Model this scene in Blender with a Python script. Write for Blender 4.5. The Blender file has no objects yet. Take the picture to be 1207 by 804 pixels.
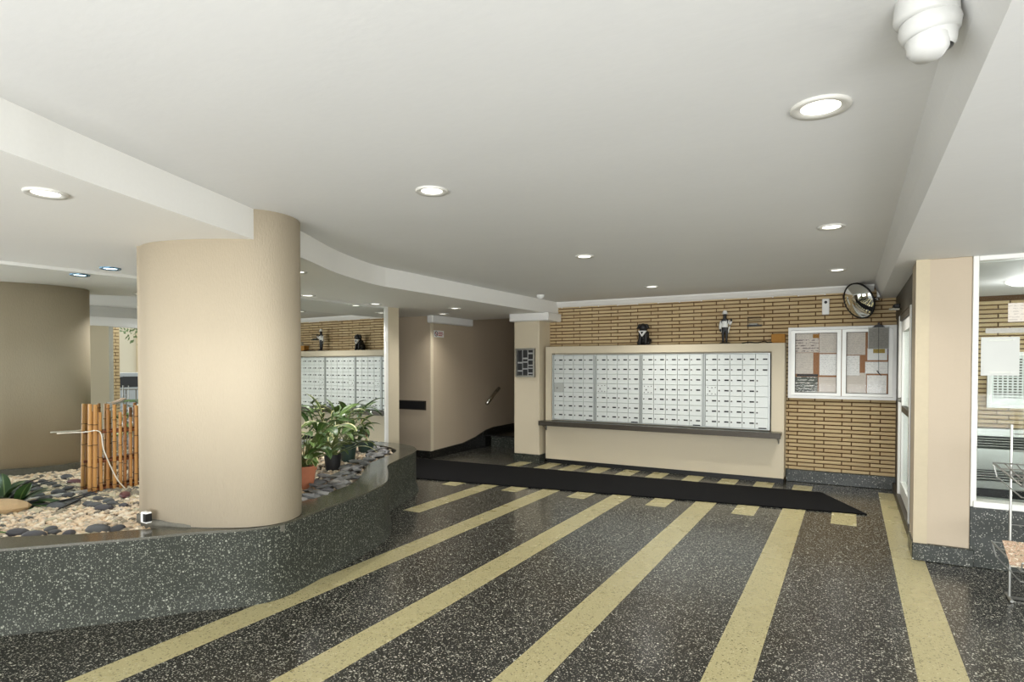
import bpy, bmesh, math, random
from mathutils import Vector, Matrix
random.seed(7)
R = math.radians
sc = bpy.context.scene
COL = sc.collection

# ------------------------------------------------------------------ camera, world, lights, exposure
cd = bpy.data.cameras.new('camera')
cd.sensor_width = 36; cd.lens = 36 * 701 / 1207; cd.shift_y = 40.2 / 1207; cd.clip_start = 0.05; cd.clip_end = 300
cam = bpy.data.objects.new('camera', cd); COL.objects.link(cam)
cam.location = (0, 0, 1.5); cam.rotation_euler = (R(89.0), 0, R(29.68))
sc.camera = cam
sc.view_settings.view_transform = 'Standard'; sc.view_settings.look = 'None'
sc.view_settings.gamma = 1; sc.view_settings.use_curve_mapping = False
sc.view_settings.exposure = 0.4
w = bpy.data.worlds.new('world'); sc.world = w; w.use_nodes = True
bg = w.node_tree.nodes['Background']; bg.inputs[0].default_value = (0.93, 0.97, 1.0, 1); bg.inputs[1].default_value = 1.6

def area(name, loc, direction, sx, sy, power, color=(1, 1, 1), spread=180):
    ld = bpy.data.lights.new(name, 'AREA'); ld.shape = 'RECTANGLE'; ld.size = sx; ld.size_y = sy
    ld.energy = power; ld.color = color; ld.spread = R(spread)
    o = bpy.data.objects.new(name, ld); COL.objects.link(o); o.location = loc
    o.rotation_euler = Vector(direction).to_track_quat('-Z', 'Y').to_euler()
    return o
# sun, and area lamps standing in for daylight at the open street sides
sun = bpy.data.lights.new('sun', 'SUN'); sun.energy = 3.5; sun.angle = R(2); sun.color = (1, 0.97, 0.92)
so = bpy.data.objects.new('sun', sun); COL.objects.link(so); so.rotation_euler = Vector((-0.55, -0.35, -1)).to_track_quat('-Z', 'Y').to_euler()
area('bounce_front', (0.2, -2.9, 0.6), (-0.1, 1, 1.5), 6.5, 1.2, 420, (0.97, 0.985, 1))  # added lamp tilted up as pavement bounce, to brighten the ceiling
area('daylight_right', (3.4, 0.8, 1.3), (-1, 0.25, 0.3), 4.0, 2.0, 60, (0.97, 0.985, 1))
area('daylight_door', (3.2, 7.0, 1.3), (-1, 0, 0), 2.4, 2.0, 26, (1, 1, 0.98))

# ------------------------------------------------------------------ helpers
def rootloc(o):
    v = Vector((0, 0, 0))
    while o is not None:
        v = v + o.location; o = o.parent
    return v

def mesh_obj(name, bm, m, parent=None, smooth=False):
    if parent is not None:
        bmesh.ops.translate(bm, verts=bm.verts, vec=-rootloc(parent))
    me = bpy.data.meshes.new(name); bm.to_mesh(me); bm.free()
    if smooth:
        me.polygons.foreach_set('use_smooth', [True] * len(me.polygons))
    for x in (m if isinstance(m, (list, tuple)) else [m]):
        me.materials.append(x)
    o = bpy.data.objects.new(name, me); COL.objects.link(o)
    if parent is not None: o.parent = parent
    return o

def tag(o, label=None, cat=None, group=None, kind=None):
    if label: o['label'] = label
    if cat: o['category'] = cat
    if group: o['group'] = group
    if kind: o['kind'] = kind
    return o

def thing(name, label, cat, loc=(0, 0, 0), group=None):
    o = bpy.data.objects.new(name, None); COL.objects.link(o); o.location = loc
    o.empty_display_size = 0.05
    return tag(o, label, cat, group)

def struct(name, bm, m, parent=None, smooth=False):
    o = mesh_obj(name, bm, m, parent, smooth)
    if parent is None: o['kind'] = 'structure'
    return o

def copy_tree(o, parent=None):
    c = o.copy(); COL.objects.link(c)
    if parent is not None: c.parent = parent
    for ch in list(o.children): copy_tree(ch, c)
    return c

def NB(): return bmesh.new()

def box(bm, x0, x1, y0, y1, z0, z1, mi=0, bevel=0):
    vs = [bm.verts.new(p) for p in ((x0,y0,z0),(x1,y0,z0),(x1,y1,z0),(x0,y1,z0),(x0,y0,z1),(x1,y0,z1),(x1,y1,z1),(x0,y1,z1))]
    fs = [bm.faces.new([vs[i] for i in f]) for f in ((3,2,1,0),(4,5,6,7),(0,1,5,4),(1,2,6,5),(2,3,7,6),(3,0,4,7))]
    for f in fs: f.material_index = mi
    if bevel:
        es = list({e for f in fs for e in f.edges})
        bmesh.ops.bevel(bm, geom=es, offset=bevel, segments=1, affect='EDGES', profile=0.5)
    return bm

def BX(*a, **k): return box(NB(), *a, **k)

def obox(bm, c, ax, ay, az, sx, sy, sz):
    """box centred on c with axes ax, ay, az and full sizes sx, sy, sz"""
    c = Vector(c); ax = Vector(ax).normalized(); ay = Vector(ay).normalized(); az = Vector(az).normalized()
    vs = []
    for k in (-.5, .5):
        for i, j in ((-.5,-.5),(.5,-.5),(.5,.5),(-.5,.5)):
            vs.append(bm.verts.new(c + ax*sx*i + ay*sy*j + az*sz*k))
    for f in ((3,2,1,0),(4,5,6,7),(0,1,5,4),(1,2,6,5),(2,3,7,6),(3,0,4,7)): bm.faces.new([vs[i] for i in f])
    return bm

def prism(bm, pts, z0, z1):
    a = [bm.verts.new((p[0], p[1], z0)) for p in pts]; b = [bm.verts.new((p[0], p[1], z1)) for p in pts]
    n = len(pts)
    for i in range(n): bm.faces.new((a[i], a[(i+1) % n], b[(i+1) % n], b[i]))
    bm.faces.new(list(reversed(a))); bm.faces.new(b)
    bmesh.ops.recalc_face_normals(bm, faces=bm.faces)
    return bm

def prism_xz(bm, pts, y0, y1):
    a = [bm.verts.new((p[0], y0, p[1])) for p in pts]; b = [bm.verts.new((p[0], y1, p[1])) for p in pts]
    n = len(pts); fs = [bm.faces.new((a[i], a[(i+1) % n], b[(i+1) % n], b[i])) for i in range(n)]
    fs += [bm.faces.new(list(reversed(a))), bm.faces.new(b)]; bmesh.ops.recalc_face_normals(bm, faces=fs)
    return bm

def frame_of(d):
    d = Vector(d).normalized(); u = d.orthogonal().normalized(); return d, u, d.cross(u)

def tube(bm, path, r, seg=8, closed=False, cap=True):
    P = [Vector(p) for p in path]; n = len(P); rings = []
    rr = r if isinstance(r, (list, tuple)) else [r] * n
    ref = None
    for i, p in enumerate(P):
        if closed: d = P[(i+1) % n] - P[i-1]
        else: d = P[min(i+1, n-1)] - P[max(i-1, 0)]
        d.normalize()
        if ref is None: u = d.orthogonal().normalized()
        else:
            u = ref - d * ref.dot(d)
            u = u.normalized() if u.length > 1e-6 else d.orthogonal().normalized()
        ref = u; v = d.cross(u)
        rings.append([bm.verts.new(p + (u*math.cos(2*math.pi*k/seg) + v*math.sin(2*math.pi*k/seg)) * rr[i]) for k in range(seg)])
    for i in range(n if closed else n-1):
        a, b = rings[i], rings[(i+1) % n]
        for k in range(seg): bm.faces.new((a[k], a[(k+1) % seg], b[(k+1) % seg], b[k]))
    if cap and not closed:
        bm.faces.new(list(reversed(rings[0]))); bm.faces.new(rings[-1])
    return bm

def lathe(bm, prof, c, axis=(0, 0, 1), seg=24):
    """prof: list of (radius, height along axis)"""
    d, u, v = frame_of(axis); c = Vector(c); rings = []
    for r, h in prof:
        if r < 1e-6: rings.append([bm.verts.new(c + d*h)])
        else: rings.append([bm.verts.new(c + d*h + (u*math.cos(2*math.pi*k/seg) + v*math.sin(2*math.pi*k/seg))*r) for k in range(seg)])
    for a, b in zip(rings, rings[1:]):
        if len(a) == 1 and len(b) == 1: continue
        for k in range(seg):
            k2 = (k+1) % seg
            if len(a) == 1: bm.faces.new((a[0], b[k2], b[k]))
            elif len(b) == 1: bm.faces.new((a[k], a[k2], b[0]))
            else: bm.faces.new((a[k], a[k2], b[k2], b[k]))
    bmesh.ops.recalc_face_normals(bm, faces=bm.faces)
    return bm

def spline(pts, closed=False, sub=6):
    P = [Vector(p) for p in pts]; n = len(P); out = []
    for i in range(n if closed else n-1):
        p1, p2 = P[i], P[(i+1) % n]
        p0 = P[i-1] if (closed or i > 0) else p1*2 - p2
        p3 = P[(i+2) % n] if (closed or i+2 < n) else p2*2 - p1
        for k in range(sub):
            t = k / sub
            out.append(0.5*((2*p1) + (p2-p0)*t + (2*p0-5*p1+4*p2-p3)*t*t + (3*p1-p0-3*p2+p3)*t**3))
    if not closed: out.append(P[-1])
    return out

# ------------------------------------------------------------------ materials
def s2l(c): return tuple(((x/255)/12.92 if x/255 <= 0.04045 else ((x/255+0.055)/1.055)**2.4) for x in c)
class NT:
    def __init__(s, name):
        s.m = bpy.data.materials.new(name); s.m.use_nodes = True; s.t = s.m.node_tree; s.b = s.t.nodes['Principled BSDF']
    def n(s, typ, **k):
        x = s.t.nodes.new(typ)
        for a, v in k.items(): setattr(x, a, v)
        return x
    def l(s, a, b): s.t.links.new(a, b)
    def math(s, op, a, b=None, clamp=False):
        x = s.n('ShaderNodeMath', operation=op, use_clamp=clamp)
        for i, v in enumerate((a, b)):
            if v is None: continue
            if isinstance(v, (int, float)): x.inputs[i].default_value = v
            else: s.l(v, x.inputs[i])
        return x.outputs[0]
    def mix(s, f, a, b, blend='MIX'):
        x = s.n('ShaderNodeMix', data_type='RGBA', blend_type=blend)
        for i, v in ((0, f), (6, a), (7, b)):
            if isinstance(v, (int, float)): x.inputs[i].default_value = v
            elif isinstance(v, tuple): x.inputs[i].default_value = (*v[:3], 1)
            else: s.l(v, x.inputs[i])
        return x.outputs[2]
    def pos(s): return s.n('ShaderNodeNewGeometry').outputs['Position']
    def obj(s): return s.n('ShaderNodeTexCoord').outputs['Object']
    def noise(s, vec, scale, detail=3, rough=0.5):
        x = s.n('ShaderNodeTexNoise'); x.inputs['Scale'].default_value = scale; x.inputs['Detail'].default_value = detail; x.inputs['Roughness'].default_value = rough
        s.l(vec, x.inputs['Vector']); return x.outputs['Fac']
    def ramp(s, f, stops):
        x = s.n('ShaderNodeValToRGB'); e = x.color_ramp.elements
        while len(e) < len(stops): e.new(0.5)
        for i, (p, c) in enumerate(stops): e[i].position = p; e[i].color = (*c[:3], 1)
        s.l(f, x.inputs[0]); return x.outputs[0]
    def bump(s, h, strength, dist=0.01):
        x = s.n('ShaderNodeBump'); x.inputs['Strength'].default_value = strength; x.inputs['Distance'].default_value = dist
        s.l(h, x.inputs['Height']); s.l(x.outputs[0], s.b.inputs['Normal'])
    def col(s, v):
        if isinstance(v, tuple): s.b.inputs['Base Color'].default_value = (*v[:3], 1)
        else: s.l(v, s.b.inputs['Base Color'])
    def set(s, **k):
        for a, v in k.items(): s.b.inputs[a.replace('_', ' ')].default_value = v
        return s

def plain(name, rgb, rough=0.5, metal=0.0, var=0.06, scale=25):
    t = NT(name); c = s2l(rgb)
    f = t.noise(t.obj(), scale, 3)
    t.col(t.mix(f, tuple(x*(1-var) for x in c), tuple(min(1, x*(1+var)) for x in c)))
    t.set(Roughness=rough, Metallic=metal)
    return t.m

def painted(name, rgb, rough=0.6, blot=0.05, bump=0.15, bscale=60, stretch=(1, 1, 1)):
    t = NT(name); c = s2l(rgb); p = t.pos()
    mp = t.n('ShaderNodeMapping'); mp.inputs['Scale'].default_value = stretch; t.l(p, mp.inputs[0])
    f = t.noise(mp.outputs[0], 1.3, 4); g = t.noise(mp.outputs[0], bscale, 3)
    a = t.mix(f, tuple(x*(1-blot) for x in c), tuple(min(1, x*(1+blot)) for x in c))
    t.col(t.mix(t.math('MULTIPLY', g, 0.25), a, tuple(x*0.82 for x in c)))
    t.bump(g, bump, 0.004); t.set(Roughness=rough)
    return t.m

def terrazzo(name, base, base2, chip, share, rough, scale=62, dark=None):
    t = NT(name); p = t.pos()
    def layer(sc_, thr, size):  # stone chips
        v = t.n('ShaderNodeTexVoronoi'); v.inputs['Scale'].default_value = sc_; v.inputs['Randomness'].default_value = 1
        t.l(p, v.inputs['Vector'])
        sep = t.n('ShaderNodeSeparateColor'); t.l(v.outputs['Color'], sep.inputs[0])
        pick = t.math('GREATER_THAN', sep.outputs[0], thr)
        rad = t.math('MULTIPLY', sep.outputs[1], size)
        ins = t.math('LESS_THAN', v.outputs['Distance'], rad)
        return t.math('MULTIPLY', pick, ins), sep.outputs[2]
    m1, r1 = layer(scale*1.25, 1-share*0.8, 0.50); m2, r2 = layer(scale*2.3, 1-share*1.4, 0.6); m3, r3 = layer(scale*1.1, 0.5, 0.55)
    f = t.noise(p, 0.9, 3)
    c = t.mix(f, s2l(base), s2l(base2))
    if dark: c = t.mix(t.math('MULTIPLY', m3, 0.75), c, s2l(dark))
    c = t.mix(t.math('MULTIPLY', m2, t.math('ADD', 0.35, t.math('MULTIPLY', r2, 0.4))), c, s2l(chip))
    c = t.mix(t.math('MULTIPLY', m1, t.math('ADD', 0.45, t.math('MULTIPLY', r1, 0.55))), c, s2l(chip))
    t.col(c)
    g = t.noise(p, 2.2, 4)
    mr = t.n('ShaderNodeMapRange'); mr.inputs[3].default_value = rough*0.7; mr.inputs[4].default_value = rough*1.5
    t.l(g, mr.inputs[0]); t.l(mr.outputs[0], t.b.inputs['Roughness'])
    return t.m

def brickmat(name, tint=1.0):
    t = NT(name); info = t.n('ShaderNodeObjectInfo'); p = t.pos()
    c = t.ramp(info.outputs['Random'], [(0, s2l((190,166,122))), (0.35, s2l((206,184,140))), (0.7, s2l((196,174,132))), (1, s2l((180,154,110)))])
    mp = t.n('ShaderNodeMapping'); mp.inputs['Scale'].default_value = (14, 14, 90); t.l(p, mp.inputs[0])
    f = t.noise(mp.outputs[0], 1, 4); g = t.noise(p, 3, 3)
    c = t.mix(t.math('MULTIPLY', f, 0.5), c, s2l((156,126,86)))
    t.col(t.mix(t.math('MULTIPLY', g, 0.35), c, s2l((222,202,164))))
    t.bump(f, 0.3, 0.003); t.set(Roughness=0.75)
    return t.m

def paper(name, base, ink, pitch=0.016, wscale=60, amount=0.5, wscale_row=True, margin=None):
    """sheet with rows of illegible print"""
    t = NT(name); p = t.pos(); sep = t.n('ShaderNodeSeparateXYZ'); t.l(p, sep.inputs[0])
    row = t.math('MULTIPLY', sep.outputs[2], 1/pitch); fr = t.math('FRACT', row); ri = t.math('FLOOR', row)
    on = t.math('LESS_THAN', fr, 0.5)
    comb = t.n('ShaderNodeCombineXYZ'); t.l(t.math('MULTIPLY', sep.outputs[0], wscale), comb.inputs[0]); t.l(t.math('MULTIPLY', ri, 7.3), comb.inputs[1]); t.l(t.math('MULTIPLY', fr, 2.0), comb.inputs[2])
    nz = t.noise(comb.outputs[0], 1, 2)
    word = t.math('GREATER_THAN', nz, 1-amount if amount < 0.5 else 0.5)
    t.col(t.mix(t.math('MULTIPLY', t.math('MULTIPLY', on, word), 0.8), s2l(base), s2l(ink))); t.set(Roughness=0.7)
    return t.m

def glassmat(name, tint=(0.97, 0.99, 0.98), refl=1.0):
    t = NT(name); t.t.nodes.remove(t.b)
    out = [n for n in t.t.nodes if n.type == 'OUTPUT_MATERIAL'][0]
    tr = t.n('ShaderNodeBsdfTransparent'); tr.inputs[0].default_value = (*tint, 1)
    gl = t.n('ShaderNodeBsdfGlossy'); gl.inputs['Roughness'].default_value = 0.01
    fr = t.n('ShaderNodeFresnel'); fr.inputs[0].default_value = 1.45
    mx = t.n('ShaderNodeMixShader'); t.l(t.math('MULTIPLY', fr.outputs[0], refl), mx.inputs[0]); t.l(tr.outputs[0], mx.inputs[1]); t.l(gl.outputs[0], mx.inputs[2])
    t.l(mx.outputs[0], out.inputs[0])
    return t.m

def emit(name, rgb, strength):
    t = NT(name); c = s2l(rgb); t.col(c); t.b.inputs['Emission Color'].default_value = (*c, 1); t.b.inputs['Emission Strength'].default_value = strength
    return t.m

def leafmat(name, c1, c2, edge=None, ew=0.3):
    t = NT(name); uv = t.n('ShaderNodeUVMap'); sep = t.n('ShaderNodeSeparateXYZ'); t.l(uv.outputs[0], sep.inputs[0])
    info = t.n('ShaderNodeObjectInfo')
    c = t.mix(info.outputs['Random'], s2l(c1), s2l(c2))
    off = t.math('ABSOLUTE', t.math('SUBTRACT', sep.outputs[0], 0.5))
    mid = t.math('LESS_THAN', off, 0.05); c = t.mix(t.math('MULTIPLY', mid, 0.5), c, s2l((150, 170, 100)))
    if edge: c = t.mix(t.math('GREATER_THAN', t.math('ADD', off, t.math('MULTIPLY', t.noise(t.obj(), 40, 2), 0.1)), 0.5-ew+0.05), c, s2l(edge))
    t.col(c); t.set(Roughness=0.38)
    return t.m

def varied(name, cols, rough=0.6, scale=30):
    t = NT(name); info = t.n('ShaderNodeObjectInfo'); n = len(cols)
    c = t.ramp(info.outputs['Random'], [(i/(n-1), s2l(x)) for i, x in enumerate(cols)])
    f = t.noise(t.obj(), scale, 4)
    t.col(t.mix(t.math('MULTIPLY', f, 0.45), c, (0.04, 0.04, 0.04))); t.bump(f, 0.3, 0.004); t.set(Roughness=rough)
    return t.m

M = {}
M['ceil'] = painted('ceiling_paint', (222, 222, 220), 0.6, 0.03, 0.12, 22, (1, 2.2, 1))
M['white'] = painted('white_paint', (236, 235, 230), 0.5, 0.02, 0.08)
M['beige'] = painted('beige_stucco', (186, 173, 150), 0.72, 0.03, 0.5, 75, (1.6, 1.6, 0.5))
M['beige_flat'] = painted('beige_paint', (210, 198, 172), 0.55, 0.03, 0.08)
M['beige_dim_hall'] = painted('dim_hall_paint', (190, 174, 150), 0.6, 0.05, 0.1)  # the wall beige, darkened in the paint for the dim hall
M['floor'] = terrazzo('dark_terrazzo', (33, 34, 32), (46, 44, 39), (188, 186, 170), 0.42, 0.2, 62, (26, 27, 25))
M['stripe'] = terrazzo('olive_terrazzo', (172, 164, 122), (162, 152, 112), (196, 188, 150), 0.3, 0.25, 80, (84, 78, 54))
M['planter'] = terrazzo('planter_terrazzo', (58, 60, 53), (46, 49, 43), (150, 151, 138), 0.36, 0.5, 66, (60, 63, 58))
M['planter'].node_tree.nodes['Principled BSDF'].inputs['Specular IOR Level'].default_value = 0.15
M['rim'] = terrazzo('rim_terrazzo', (84, 82, 70), (72, 71, 62), (120, 118, 104), 0.2, 0.14, 90)
M['base'] = terrazzo('base_terrazzo', (50, 54, 48), (42, 46, 40), (190, 190, 176), 0.2, 0.25, 60, (40, 42, 38))
M['black_base'] = terrazzo('black_terrazzo', (26, 26, 24), (32, 31, 28), (92, 90, 82), 0.12, 0.22, 70)
M['mortar'] = painted('mortar', (98, 72, 42), 0.9, 0.1, 0.4)
M['brick'] = brickmat('tan_roman_brick')
M['mat'] = plain('black_rubber', (13, 13, 14), 0.95, 0, 0.3, 180)
M['mat'].node_tree.nodes['Principled BSDF'].inputs['Specular IOR Level'].default_value = 0.15
M['mirror'] = NT('mirror_glass').set(Metallic=1, Roughness=0.0).m
M['mirror'].node_tree.nodes['Principled BSDF'].inputs['Base Color'].default_value = (0.86, 0.88, 0.86, 1)
M['chrome'] = plain('chrome', (215, 214, 208), 0.18, 1, 0.05)
M['alu'] = plain('aluminium', (222, 222, 216), 0.42, 0.25, 0.04)
M['steel'] = plain('brushed_steel', (120, 118, 110), 0.3, 0.9, 0.15, 60)
M['mail'] = plain('mailbox_metal', (208, 212, 207), 0.42, 0.15, 0.03)
M['mail2'] = plain('mailbox_frame_metal', (166, 170, 166), 0.35, 0.4, 0.03)
M['mailgrey'] = plain('mailbox_grey_metal', (176, 178, 172), 0.45, 0.3, 0.04)
M['black'] = plain('black_plastic', (18, 18, 18), 0.5)
M['dark'] = plain('dark_bronze_metal', (66, 60, 50), 0.45, 0.3)
M['plastic'] = plain('white_plastic', (236, 236, 232), 0.35, 0, 0.02)
M['camera_white'] = plain('camera_white', (196, 196, 192), 0.4, 0, 0.02)
M['glass'] = glassmat('clear_glass', (0.97, 0.99, 0.98), 0.15)
M['case_glass'] = glassmat('case_glass', (0.99, 0.99, 0.99), 0.08)
M['lens'] = emit('lamp_lens', (255, 252, 240), 2.2)
M['lens_blue'] = emit('lamp_lens_cool', (215, 240, 255), 4.0)
M['ring'] = plain('lamp_ring_white', (206, 204, 196), 0.5)
M['ring_blue'] = plain('lamp_ring_blue_glass', (92, 132, 158), 0.15, 0.4)
M['bamboo'] = NT('bamboo').m
def _bamboo():
    t = NT('bamboo_cane'); info = t.n('ShaderNodeObjectInfo'); p = t.obj()
    c = t.ramp(info.outputs['Random'], [(0, s2l((176,122,62))), (0.5, s2l((200,150,84))), (1, s2l((150,98,46)))])
    mp = t.n('ShaderNodeMapping'); mp.inputs['Scale'].default_value = (60, 60, 3); t.l(p, mp.inputs[0])
    t.col(t.mix(t.math('MULTIPLY', t.noise(mp.outputs[0], 1, 3), 0.5), c, s2l((112,66,28)))); t.set(Roughness=0.4)
    return t.m
M['bamboo'] = _bamboo()
M['node'] = plain('bamboo_node_brown', (88, 58, 28), 0.6)
M['rail'] = plain('red_brown_cane', (128, 74, 44), 0.5)
M['soil'] = plain('dark_soil', (66, 58, 46), 0.95, 0, 0.4, 40)
def _gravel(name, cols):
    t = NT(name); v = t.n('ShaderNodeAttribute', attribute_name='tone')
    c = t.ramp(v.outputs['Fac'], [(i/(len(cols)-1), s2l(x)) for i, x in enumerate(cols)])
    t.col(c); t.set(Roughness=0.75); return t.m
M['gravel'] = _gravel('cream_gravel', [(232,210,178),(214,186,152),(236,224,202),(192,172,148),(222,198,168),(156,146,132),(230,216,192)])
M['gravel2'] = _gravel('mixed_gravel', [(196,176,140),(150,140,118),(110,104,92),(206,196,166),(128,118,100),(90,88,80)])
M['river'] = varied('river_stone', [(62,64,66),(84,86,86),(74,72,78),(50,52,54)], 0.5)
M['slate'] = varied('slate_stone', [(112,114,114),(140,140,136),(120,120,124),(160,156,148)], 0.55)
M['tanstone'] = varied('tan_stone', [(206,176,130),(190,160,116)], 0.7)
M['plum'] = plain('plum_stone', (96, 58, 60), 0.4)
M['terracotta'] = plain('terracotta', (196, 124, 90), 0.7, 0, 0.08)
M['blackpot'] = plain('black_pot', (24, 24, 26), 0.5)
M['greenpot'] = plain('green_pot', (34, 56, 46), 0.5)
M['leaf'] = leafmat('green_leaf', (58, 88, 40), (96, 124, 60))
M['leafdark'] = leafmat('dark_leaf', (36, 62, 32), (58, 86, 44))
M['leafvar'] = leafmat('variegated_leaf', (62, 94, 46), (104, 128, 62), (214, 214, 156), 0.17)
M['stem'] = plain('plant_stem', (98, 110, 60), 0.6)
M['wood_stem'] = plain('woody_stem', (124, 98, 66), 0.7)
M['cork'] = plain('cork_board', (166, 120, 84), 0.9, 0, 0.12, 120)
M['card'] = plain('cardboard', (172, 122, 54), 0.8)
M['pap_white'] = paper('printed_white_sheet', (250, 250, 246), (214, 215, 212), 0.022, 70)
M['pap_plain'] = plain('plain_white_sheet', (246, 247, 243), 0.6, 0, 0.01)
M['pap_grey'] = paper('printed_grey_sheet', (222, 214, 202), (194, 186, 176), 0.02, 60)
M['pap_hand'] = paper('handwritten_sheet', (222, 212, 200), (120, 106, 104), 0.034, 45)
M['pap_dark'] = paper('dark_handwritten_sheet', (88, 92, 84), (226, 226, 214), 0.036, 42)
M['pap_clip'] = paper('clipboard_sheet', (150, 148, 140), (128, 126, 120), 0.02, 50)
M['pap_silver'] = plain('silver_tape', (186, 188, 178), 0.4, 0.2)
M['yellow'] = plain('ochre_label', (176, 150, 62), 0.6)
M['purple'] = plain('mauve_paper', (150, 128, 150), 0.7)
M['red'] = plain('sign_red', (176, 52, 54), 0.6)
M['grille'] = plain('convector_metal', (176, 178, 172), 0.35, 0.55, 0.05)
M['rackwire'] = plain('rack_chrome_wire', (150, 150, 144), 0.3, 0.8, 0.1)
M['wire'] = plain('white_cable', (226, 220, 204), 0.5)
M['magazine'] = NT('magazine_cover').m
def _mag():
    t = NT('magazine_print'); info = t.n('ShaderNodeObjectInfo'); f = t.noise(t.pos(), 48, 4, 0.7)
    t.col(t.ramp(f, [(0.36, s2l((74,46,32))), (0.47, s2l((206,188,160))), (0.53, s2l((160,104,70))), (0.6, s2l((228,220,200)))])); t.set(Roughness=0.45); return t.m
M['magazine'] = _mag()
M['mag_edge'] = plain('magazine_pages', (226, 216, 196), 0.7)

# ------------------------------------------------------------------ large structure
CZ, SZ = 2.47, 2.28           # main ceiling, low ceiling over the planter
# floor and its inlaid stripes
floor = struct('floor', BX(-9, 3.3, -3, 12.5, -0.15, 0), M['floor'])
def stripe(x0, x1, y0, y1):
    b = NB(); prism(b, [(x0, y0), (x1, y0), (x1, y1), (x0, y1)], -0.02, 0.0015)
    o = struct('inlay_stripe', b, M['stripe'], floor)
for x0 in (-3.215, -2.375, -1.465, -0.607, 0.289):
    stripe(x0, x0+0.213, -2.9, 8.17)
stripe(-4.0, -3.79, 4.75, 8.17)
for x0, y0 in ((-0.155, 6.35), (-1.04, 6.28), (-1.90, 6.20), (-2.79, 6.14), (-3.62, 6.08), (-4.45, 6.02)):
    stripe(x0, x0+0.213, y0, 6.95 if x0 > -0.5 else 8.17)
# ceiling
beam = spline([(-1.7,-3),(-2.0,-1.2),(-2.3,-0.3),(-2.49,0.4),(-2.69,0.97),(-2.83,1.303),(-3.0,1.764),(-3.21,2.354),(-3.46,2.97),(-3.80,3.66),(-4.0,4.25),(-4.05,4.55)], sub=4)
beam = [(p[0], p[1]) for p in beam]
beam += [(-4.03, 6.0), (-3.98, 8.47)]
struct('ceiling', prism(NB(), beam + [(0.24, 8.47), (0.24, -3)], CZ, CZ+0.12), M['ceil'])
struct('ceiling_left', prism(NB(), list(reversed(beam)) + [(-9, -3), (-9, 8.7), (-4.0, 8.7)], SZ, CZ+0.1), M['white'])
b = NB()
vs = []
for y in (-3, 8.47):
    vs.append([b.verts.new((x, y, z)) for x, z in ((0.225, CZ+0.02), (0.235, CZ-0.0), (0.262, 2.385), (0.268, 2.375), (0.30, 2.30), (3.3, 2.30), (3.3, CZ+0.02))])
n = len(vs[0])
for i in range(n): b.faces.new((vs[0][i], vs[0][(i+1) % n], vs[1][(i+1) % n], vs[1][i]))
b.faces.new(vs[0]); b.faces.new(list(reversed(vs[1]))); bmesh.ops.recalc_face_normals(b, faces=b.faces)
struct('ceiling_right', b, M['ceil'])
# back wall: mortar plane with proud bricks
wall = struct('wall_back', BX(-4.15, 0.60, 8.452, 8.65, 0, 2.6), M['mortar'])
vest = struct('wall_vestibule', BX(0.60, 1.9, 8.452, 8.65, 0, 2.6), M['mortar'])
BL, BP = 0.302, 0.0492
def brick_bm(x0, x1, z0, z1, y=8.437, d=0.02):
    e = 0.004; bm = NB()
    f = [bm.verts.new(p) for p in ((x0+e, y, z0+e), (x1-e, y, z0+e), (x1-e, y, z1-e), (x0+e, y, z1-e))]
    m_ = [bm.verts.new(p) for p in ((x0, y+e, z0), (x1, y+e, z0), (x1, y+e, z1), (x0, y+e, z1))]
    k = [bm.verts.new(p) for p in ((x0, y+d, z0), (x1, y+d, z0), (x1, y+d, z1), (x0, y+d, z1))]
    bm.faces.new(f)
    for i in range(4):
        j = (i+1) % 4
        bm.faces.new((f[i], m_[i], m_[j], f[j])); bm.faces.new((m_[i], k[i], k[j], m_[j]))
    return bm
def lay_bricks(parent, xa, xb, za, zb, hidden, limit, off=0.0):
    cand = []
    r = 0; z = za
    while z + BP <= zb:
        x = -0.394 + off + (0.104 if r % 2 else 0.0) - 30*BL
        while x < xb:
            a, c = max(x+0.006, xa), min(x+BL-0.006, xb)
            if c - a > 0.02: cand.append((a, c, z+0.007, z+BP-0.006))
            x += BL
        z += BP; r += 1
    vis = [q for q in cand if not hidden(q)]
    vis.sort(key=lambda q: -(q[1]-q[0]) / (8.45*0.869 - 0.495*(q[0]+q[1])/2))
    meshes = {}
    for q in vis[:limit]:
        L = round(q[1]-q[0], 4)
        if L not in meshes:
            bm = brick_bm(0, L, 0, q[3]-q[2], 0, 0.02); me = bpy.data.meshes.new('brick'); bm.to_mesh(me); bm.free(); me.materials.append(M['brick']); meshes[L] = me
        o = bpy.data.objects.new('brick', meshes[L]); COL.objects.link(o); o.parent = parent
        o.location = (q[0], 8.437 + random.uniform(-0.002, 0.002), q[2])
    rest = vis[limit:]
    if rest:
        bm = NB()
        for q in rest:
            t = brick_bm(*q); me = bpy.data.meshes.new('t'); t.to_mesh(me); t.free(); bm.from_mesh(me); bpy.data.meshes.remove(me)
        o = mesh_obj('remaining_bricks', bm, M['brick'], parent); o['kind'] = 'stuff'
def hid(q):
    if q[0] > -4.05 and q[1] < -0.74 and q[3] < 1.76: return True
    if q[0] > -0.69 and q[1] < 0.48 and q[2] > 1.1 and q[3] < 1.95: return True
    return q[2] > 2.40
lay_bricks(wall, -4.15, 0.47, 0.150, 2.48, hid, 296)
lay_bricks(vest, 0.62, 1.77, 0.150, 2.25, lambda q: q[3] < 0.75 and q[0] > 1.15, 290)
# terrazzo base along the back wall
struct('baseboard_back', BX(-0.72, 0.475, 8.40, 8.452, 0, 0.158, bevel=0.006), M['base'])
struct('baseboard_back_left', BX(-4.13, -4.0, 8.40, 8.452, 0, 0.15), M['base'])
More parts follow.
